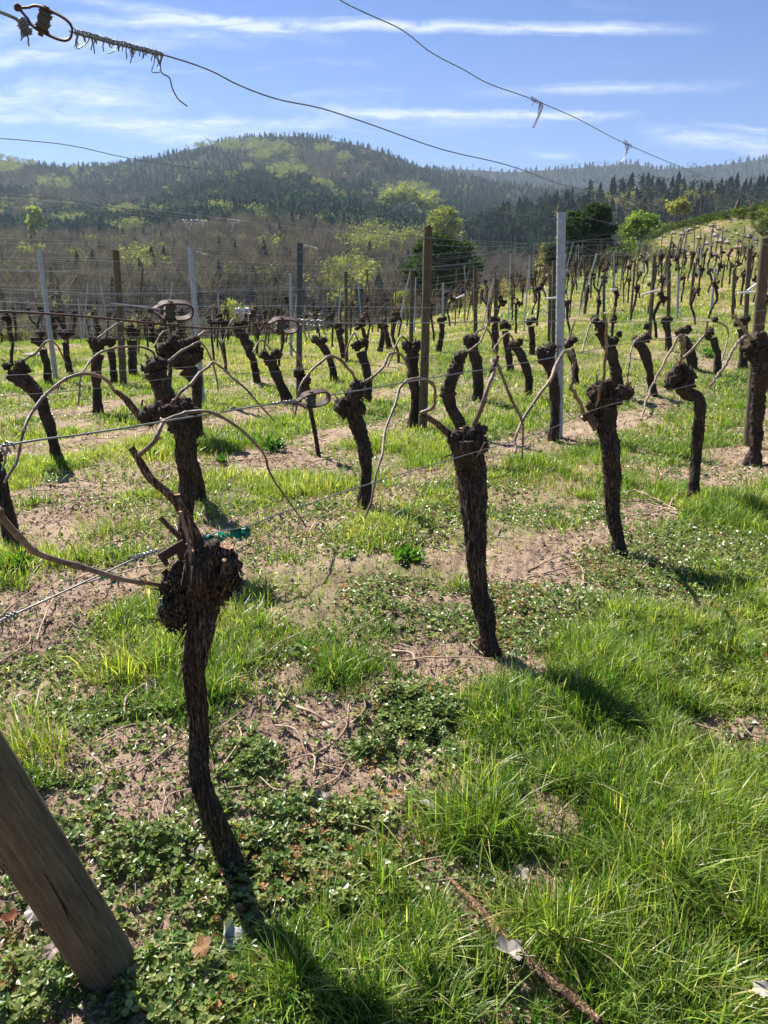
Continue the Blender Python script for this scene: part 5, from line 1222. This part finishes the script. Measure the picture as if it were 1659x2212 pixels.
YEL = [(400, 320, 60, 9), (520, 322, 60, 12), (560, 345, 26, 10), (600, 330, 40, 12), (700, 330, 20, 8), (620, 380, 42, 16), (745, 350, 16, 8), (770, 385, 10, 8), (30, 355, 50, 16), (0, 372, 50, 12), (880, 428, 62, 22), (830, 455, 16, 22), (700, 415, 30, 8),
       (75, 468, 15, 24), (100, 405, 16, 8), (140, 408, 20, 10), (270, 478, 40, 10), (340, 480, 22, 8), (480, 478, 26, 8), (150, 500, 40, 10), (560, 500, 12, 14), (300, 520, 40, 10), (540, 375, 14, 6), (160, 378, 8, 6), (640, 360, 12, 5),(760, 520, 12, 12)]
BRN = [(680, 350, 70, 20), (720, 385, 70, 22), (790, 370, 40, 16), (60, 395, 70, 18), (250, 445, 70, 12), (120, 440, 90, 24), (30, 470, 60, 30), (560, 350, 40, 12), (380, 470, 40, 10), (860, 400, 40, 10)]
def hill_pts(H, n, k0, k1, t0, t1):
    k = RNG.uniform(k0, k1, n); y = H.y0+(H.y1-H.y0)*k**(1/H.p); t = RNG.uniform(t0, t1, n); x = t*y; return x, y, H.h(x, y)
# main mountain
x, y, z = hill_pts(MT, 24000, .50, 1.0, -.62, .40); u, v = proj(x, y, z)
nz = fbm(x/120, y/120, 0, 7, 4); nf = RNG.random(len(x))
yel = inell(u, v, YEL) & (nf < .75); brn = (inell(u, v, BRN) & (nf < .8)) | ((nz > 1.25) & (nf < .6)) | ((y < 600) & (nf < .35))
yel |= (nf > .987)
lo = y < 560+90*noise3(x/60, 0, 0, 3)
con = ~yel & ~brn & ~lo
c0 = np.array([.028, .062, .042])*RNG.uniform(.5, 1.5, len(x))[:, None]
scatter('mountain_conifers', MIXC, x[con], y[con], z[con], RNG.uniform(9, 16, con.sum())*(1.15-.3*smooth(700, 1300, y[con])), c0[con], 'dense dark conifer wood covering the mountain', 'forest', wide=1.35)
b = brn & ~yel & ~lo
scatter('mountain_bare_wood', BAR, x[b], y[b], z[b], RNG.uniform(11, 16, b.sum()), np.array([.10, .08, .08])*RNG.uniform(.7, 1.3, b.sum())[:, None], 'grey-brown leafless wood patches on the mountain', 'forest', wide=1.5)
b = yel & ~lo
scatter('mountain_spring_trees', LEA, x[b], y[b], z[b], RNG.uniform(11, 18, b.sum()), np.where(RNG.random(b.sum())[:, None] < .6, [[.27, .27, .13]], [[.20, .23, .09]])*RNG.uniform(.7, 1.2, b.sum())[:, None], 'yellow-green young foliage patches on the mountain', 'forest', wide=1.3)
# bare wood at the foot of the mountain
n = 8000; t = RNG.uniform(-.62, .3, n); y = 150+430*RNG.random(n)**.85; x = t*y
z = np.where(y > 252, MT.h(x, np.maximum(y, 251)), T(x, y)); u, v = proj(x, y, z)
nf = RNG.random(n); nz = fbm(x/45, y/45, 0, 17, 3)
h = RNG.uniform(11, 17, n); top = proj(x, y, z+h)[1]
yl = (inell(u, top, [(890, 478, 115, 24), (960, 455, 40, 26), (790, 496, 50, 16), (760, 560, 60, 22), (730, 600, 40, 30), (300, 530, 30, 12)]) & (nf < .8)) | ((nz > 1.1) & (nf < .3)) | (nf > .985)
cn = (nf < .03) & ~yl
b = ~yl & ~cn
col = np.array([.125, .10, .112])*RNG.uniform(.3, 1.6, n)[:, None]
scatter('bare_valley_wood', BAR, x[b], y[b], z[b], h[b], col[b], 'grey-brown leafless wood filling the valley behind the vineyard', 'forest', wide=1.25)
scatter('budding_valley_trees', LEA+BAR[:2], x[yl], y[yl], z[yl], h[yl], np.array([.29, .29, .10])*RNG.uniform(.6, 1.25, yl.sum())[:, None], 'yellow-green budding trees among the leafless valley wood', 'forest', wide=1.1)
scatter('valley_conifers', CON, x[cn], y[cn], z[cn], h[cn], np.array([.022, .04, .022])*np.ones((cn.sum(), 1)), 'few dark conifers among the leafless valley wood', 'forest')
# dark ridge on the right
x, y, z = hill_pts(DR, 5200, .12, 1.0, .06, .66); u, v = proj(x, y, z); nf = RNG.random(len(x)); nz = fbm(x/50, y/50, 0, 27, 3)
hh = RNG.uniform(9, 16, len(x))
yl = (inell(u, v, [(1290, 430, 40, 16), (1350, 440, 40, 20), (1480, 440, 60, 14), (1200, 470, 14, 10), (1430, 400, 20, 10)]) & (nf < .5)) | (nf > .985)
lo = (y < 400+40*noise3(x/40, 0, 0, 9)) | ((u > 1240) & (v > 425) & (nf < .5)) | ((nz > .5) & (nf < .5))
c = ~yl & ~lo
scatter('ridge_conifers', MIXC, x[c], y[c], z[c], hh[c], np.array([.022, .042, .026])*RNG.uniform(.6, 1.4, c.sum())[:, None], 'dark spruce wood on the nearer ridge at the right', 'forest', wide=1.2)
b = lo & ~yl
scatter('ridge_bare_wood', BAR, x[b], y[b], z[b], hh[b]*.75, np.array([.135, .098, .085])*RNG.uniform(.7, 1.3, b.sum())[:, None], 'mauve-brown leafless trees along the foot of the right ridge', 'forest', wide=1.4)
scatter('ridge_spring_trees', LEA, x[yl], y[yl], z[yl], hh[yl]*.7, np.array([.28, .27, .10])*RNG.uniform(.7, 1.2, yl.sum())[:, None], 'pale yellowish trees on the right ridge', 'forest', wide=1.3)
# far ridge
x, y, z = hill_pts(FR, 5000, .3, 1.0, -.1, .66)
scatter('far_ridge_wood', MIXC, x, y, z, RNG.uniform(15, 24, len(x)), np.array([.03, .05, .03])*RNG.uniform(.6, 1.5, len(x))[:, None], 'hazy conifer wood on the most distant ridge', 'forest', wide=1.6)
# scrub on the shelf behind the terrace
n = 520; t = RNG.uniform(.09, .62, n); y = RNG.uniform(95, 240, n); x = t*y; z = SH.h(x, y); nf = RNG.random(n)
hh = RNG.uniform(4, 8, n); b = nf < .55
scatter('shelf_bare_scrub', BAR, x[b], y[b], z[b], hh[b], np.array([.17, .12, .09])*RNG.uniform(.7, 1.3, b.sum())[:, None], 'brown leafless scrub behind the terrace', 'scrub', wide=1.6)
scatter('shelf_budding_scrub', LEA, x[~b], y[~b], z[~b], hh[~b], np.array([.30, .27, .10])*RNG.uniform(.7, 1.2, (~b).sum())[:, None], 'straw and yellow-green budding scrub behind the terrace', 'scrub', wide=1.4)

# ------------------------------------------------------------------ single trees one can tell apart
def crown_tree(name, label, u, y, blobs, leaf, n, col, trunkw, group=None, flat=1., col2=None, hz=None, cat='tree', limbs=True, gz=None):
    x = px_tan(u, 600)[0]*y; gzv = float(T(x, y)) if gz is None else gz(x, y)
    gzv = max(gzv, gz(x, y)) if gz else gzv
    v0 = empty(name, (x, y, gzv), label, cat, group); mb = MB(); o0 = np.array([x, y, gzv]); rs = np.random.default_rng(int(u))
    cs = []
    for (a, b, ra, rb) in blobs:
        ra *= 1.12; rb *= 1.3; p = PY(a, b, y); s = px_of(p); cs.append((np.array([p.x, y+rs.uniform(-.3, .3)*ra*s, p.z]), ra*s, rb*s))
    tot = sum(ra*rb for _, ra, rb in cs)
    tr = MB(); zt = max(c[0][2] for c in cs); tops = min(cs, key=lambda c: abs(c[0][0]-x))[0]
    tube(tr, [(x, y, gzv-.3), (x+.1, y, gzv+(zt-gzv)*.4), (x, y, zt)], [trunkw, trunkw*.7, trunkw*.2], 8, 12, col=(.07, .055, .045))
    for c, ra, rb in cs:
        k = rs.uniform(.3, .7); st = np.array([x, y, gzv+(c[2]-gzv)*k])
        if limbs: tube(tr, [st, (st+c)/2+np.array([0, 0, -.1]), c], [trunkw*.35, trunkw*.2, trunkw*.08], 5, 6, col=(.07, .055, .045))
        m = int(n*ra*rb/tot); nc = max(5, m//45)
        cc = rs.normal(0, 1, (nc, 3)); cc /= np.linalg.norm(cc, axis=1)[:, None]; cc *= rs.uniform(.45, 1.0, (nc, 1))*np.array([ra, ra*.8, rb]); 
        i = rs.integers(0, nc, m); P = c+cc[i]+rs.normal(0, 1, (m, 3))*np.array([ra, ra, rb*flat])*.19
        U = rs.normal(0, 1, (m, 3)); U /= np.linalg.norm(U, axis=1)[:, None]; W = np.cross(U, rs.normal(0, 1, (m, 3))); W /= np.linalg.norm(W, axis=1)[:, None]
        s = leaf*rs.uniform(.6, 1.4, (m, 1)); V = np.stack([P-U*s, P+W*s*.6, P+U*s, P-W*s*.6], 1)
        cl = np.array(col)[None] if col2 is None else np.where(rs.random((nc, 1))[i] < .4, [col2], [col])
        mb.add(V.reshape(-1, 3), Q=np.arange(m*4).reshape(-1, 4), col=np.repeat(cl*rs.uniform(.7, 1.3, (nc, 1))[i]*np.ones((m, 1)), 4, 0))
    tr.build('trunk', M['trunk'], v0, origin=o0); mb.build('crown', M['far'], v0, origin=o0, smooth=False)
TG = 'single trees behind the vineyard'
crown_tree('pine_tree', 'tall dark pine directly right of the galvanised post', 1262, 78, [(1262, 480, 34, 20), (1290, 462, 24, 16), (1240, 500, 30, 18), (1215, 530, 30, 16), (1200, 550, 22, 12), (1270, 520, 40, 22), (1300, 500, 22, 22), (1250, 555, 50, 18), (1300, 550, 40, 16), (1195, 565, 18, 8), (1330, 560, 24, 10)], .17, 20000, (.034, .066, .026), .3, TG, .5, (.045, .075, .03))
crown_tree('pine_tree', 'broad dark pine behind the tall central wooden post', 960, 88, [(950, 525, 40, 16), (985, 540, 34, 18), (925, 548, 34, 20), (960, 575, 58, 24), (1008, 570, 26, 18), (905, 585, 34, 18), (950, 615, 50, 20), (995, 605, 30, 18), (890, 610, 14, 12)], .19, 18000, (.045, .08, .03), .3, TG, .5, (.06, .085, .03))
crown_tree('broadleaf_tree', 'vivid fresh green tree right of the tall dark pine', 1385, 72, [(1385, 480, 26, 16), (1370, 500, 26, 18), (1402, 500, 22, 20), (1385, 525, 34, 20), (1360, 535, 16, 12), (1412, 530, 14, 12)], .13, 8000, (.20, .29, .06), .16, TG, 1, (.26, .33, .08))
crown_tree('evergreen_shrub', 'dark low shrub at the foot of the vivid green tree', 1425, 68, [(1425, 530, 28, 12), (1400, 538, 20, 10), (1345, 545, 30, 12)], .12, 3500, (.035, .07, .022), .08, None, 1, (.08, .13, .03), cat='shrub')
crown_tree('broadleaf_tree', 'tall yellow-green tree rising above the wood behind the central post', 962, 330, [(962, 458, 20, 10), (950, 478, 26, 14), (978, 482, 20, 14), (960, 505, 26, 16)], .5, 3500, (.29, .31, .09), .3, TG, 1, (.42, .42, .12), gz=lambda a, b: float(MT.h(np.array([a]), np.array([b]))[0]))
crown_tree('broadleaf_tree', 'pale yellow-green tree on the far left below the hills', 75, 420, [(73, 455, 12, 10), (78, 475, 16, 14), (70, 490, 12, 12)], .7, 1400, (.33, .36, .12), .3, TG, 1, gz=lambda a, b: float(MT.h(np.array([a]), np.array([b]))[0]))
crown_tree('broadleaf_tree', 'rounded yellow-green tree right of centre over the hazy wood', 1465, 150, [(1462, 440, 20, 10), (1470, 452, 18, 10)], .3, 1600, (.36, .36, .12), .2, TG, 1, gz=lambda a, b: float(SH.h(np.array([a]), np.array([b]))[0]))
crown_tree('broadleaf_tree', 'yellow-brown tree behind the top of the galvanised post', 1185, 160, [(1178, 560, 16, 20), (1190, 580, 16, 20), (1200, 540, 12, 12)], .3, 1600, (.32, .27, .10), .2, TG, 1, gz=lambda a, b: float(SH.h(np.array([a]), np.array([b]))[0]))
for (u_, v_, r_, lab) in [(842, 425, 20, 'left yellow-green tree of the group on the mountain foot'), (880, 416, 22, 'middle yellow-green tree of the group on the mountain foot'), (922, 432, 24, 'right yellow-green tree of the group on the mountain foot')]:
    crown_tree('broadleaf_tree', lab, u_, 720, [(u_, v_, r_, r_*.55), (u_-r_*.5, v_+6, r_*.6, r_*.4), (u_+r_*.5, v_+6, r_*.6, r_*.4)], 1.0, 1100, (.33, .35, .12), .4, TG, 1, gz=lambda a, b: float(MT.h(np.array([a]), np.array([b]))[0]))
for (u_, v_, r_, y_, lab, c_) in [(505, 682, 34, 44, 'yellow-green bush behind the vines left of the dark steel post', (.33, .34, .10)), (300, 712, 30, 40, 'straw coloured bush behind the far left wooden post', (.34, .31, .14)), (30, 730, 22, 42, 'pale bush at the far left edge of the vines', (.26, .28, .12)), (1425, 560, 0, 0, '', 0),
                                    (1160, 640, 0, 0, '', 0), (870, 640, 16, 52, 'small yellow bush left of the pine', (.3, .3, .1))]:
    if r_: crown_tree('bush', lab, u_, y_, [(u_, v_, r_, r_*.7), (u_-r_*.5, v_+r_*.4, r_*.7, r_*.5), (u_+r_*.6, v_+r_*.5, r_*.7, r_*.5)], .07, 2600, c_, .03, None, 1, cat='bush')

# ------------------------------------------------------------------ the terrace: rubble, scrub, little fence
n = 620; t = RNG.uniform(.27, .62, n); y = RNG.uniform(47.5, 55, n); x = t*y; r = RNG.uniform(.06, .32, n)*RNG.random(n)
mb = MB(); O = np.array([[1, 0, 0], [-1, 0, 0], [0, 1, 0], [0, -1, 0], [0, 0, .8], [0, 0, -.6]], float)
V = np.stack([x, y, T(x, y)+r*.2], -1)[:, None]+O[None]*r[:, None, None]*RNG.uniform(.6, 1.4, (n, 6, 1)); b = np.arange(n)[:, None]*6
Tr = np.concatenate([b+np.array([[p, q, 4]]) for p, q in ((0, 2), (2, 1), (1, 3), (3, 0))]+[b+np.array([[q, p, 5]]) for p, q in ((0, 2), (2, 1), (1, 3), (3, 0))])
mb.add(V.reshape(-1, 3), Tr=Tr, col=np.repeat(np.array([[.34, .27, .23]])*RNG.uniform(.6, 1.2, n)[:, None], 6, 0))
tag(mb.build('terrace_rubble', M['stone'], smooth=False), 'tumbled pinkish stones on the terrace bank', 'rubble', kind='stuff')
n = 2600; t = RNG.uniform(.25, .64, n); y = 47.5+15*RNG.random(n); x = t*y
k = (fbm(x*.3, y*.3, 0, 71, 2) > -.35); x, y = x[k], y[k]; n = len(x); hh = RNG.uniform(.25, .85, n)
cc = np.where(RNG.random(n)[:, None] < .5, [[.05, .085, .028]], [[.16, .19, .06]])*RNG.uniform(.6, 1.3, n)[:, None]
scatter('terrace_scrub', LEA, x, y, T(x, y)-.1, hh, cc, 'dark and green scrub on the terrace bank', 'scrub', wide=1.8)
g = np.linspace(0, 1, 11)
for k, q in enumerate(g):
    u_ = 1458+75*q; y_ = 62; x_ = px_tan(u_, 480)[0]*y_; z_ = float(T(x_, y_)); hgt = 2.3 if k in (0, 7) else 1.1; mb = MB()
    tube(mb, [(x_, y_, z_-.2), (x_+.05*math.sin(k*3), y_, z_+hgt)], .06, 6, 4); o = mb.build('fence_stake', M['wood'], origin=(x_, y_, z_))
    tag(o, 'short wooden fence stake on the terrace, %s from the left' % ORD[k] if hgt < 2 else ('taller leftmost' if k == 0 else 'taller right')+' wooden fence stake on top of the terrace', 'fence stake', 'fence stakes on the terrace')
mb = MB(); x_ = px_tan(1592, 450)[0]*58; z_ = float(T(x_, 58)); tube(mb, [(x_, 58, z_-.2), (x_, 58, z_+.7), (x_+.1, 58, z_+1.3)], [.3, .2, .05], 9, 14, disp=bark_disp(.3, 2, 3)); tube(mb, [(x_-.2, 58, z_), (x_+.2, 58, z_+2.0)], [.06, .04], 6, 6)
tag(mb.build('tree_stump', M['wood'], origin=(x_, 58, z_)), 'jagged dead stump standing on the terrace top', 'stump')
# small leaning bare shrubs at the head of the slope
# ------------------------------------------------------------------ air
hz = bpy.data.materials.new('haze_air'); hz.use_nodes = True; hz.node_tree.nodes.clear(); t = NT(hz.node_tree)
pv = t.node('ShaderNodeVolumePrincipled'); pv.inputs['Color'].default_value = (.66, .81, 1, 1); pv.inputs['Density'].default_value = .00009; pv.inputs['Anisotropy'].default_value = .2
mo = t.node('ShaderNodeOutputMaterial'); t.l.new(pv.outputs[0], mo.inputs['Volume'])
mb = MB(); box(mb, (0, 2100, 300), (9400, 4600, 660)); tag(mb.build('haze', hz, smooth=False), 'pale blue summer haze filling the valley air', 'haze', kind='stuff')
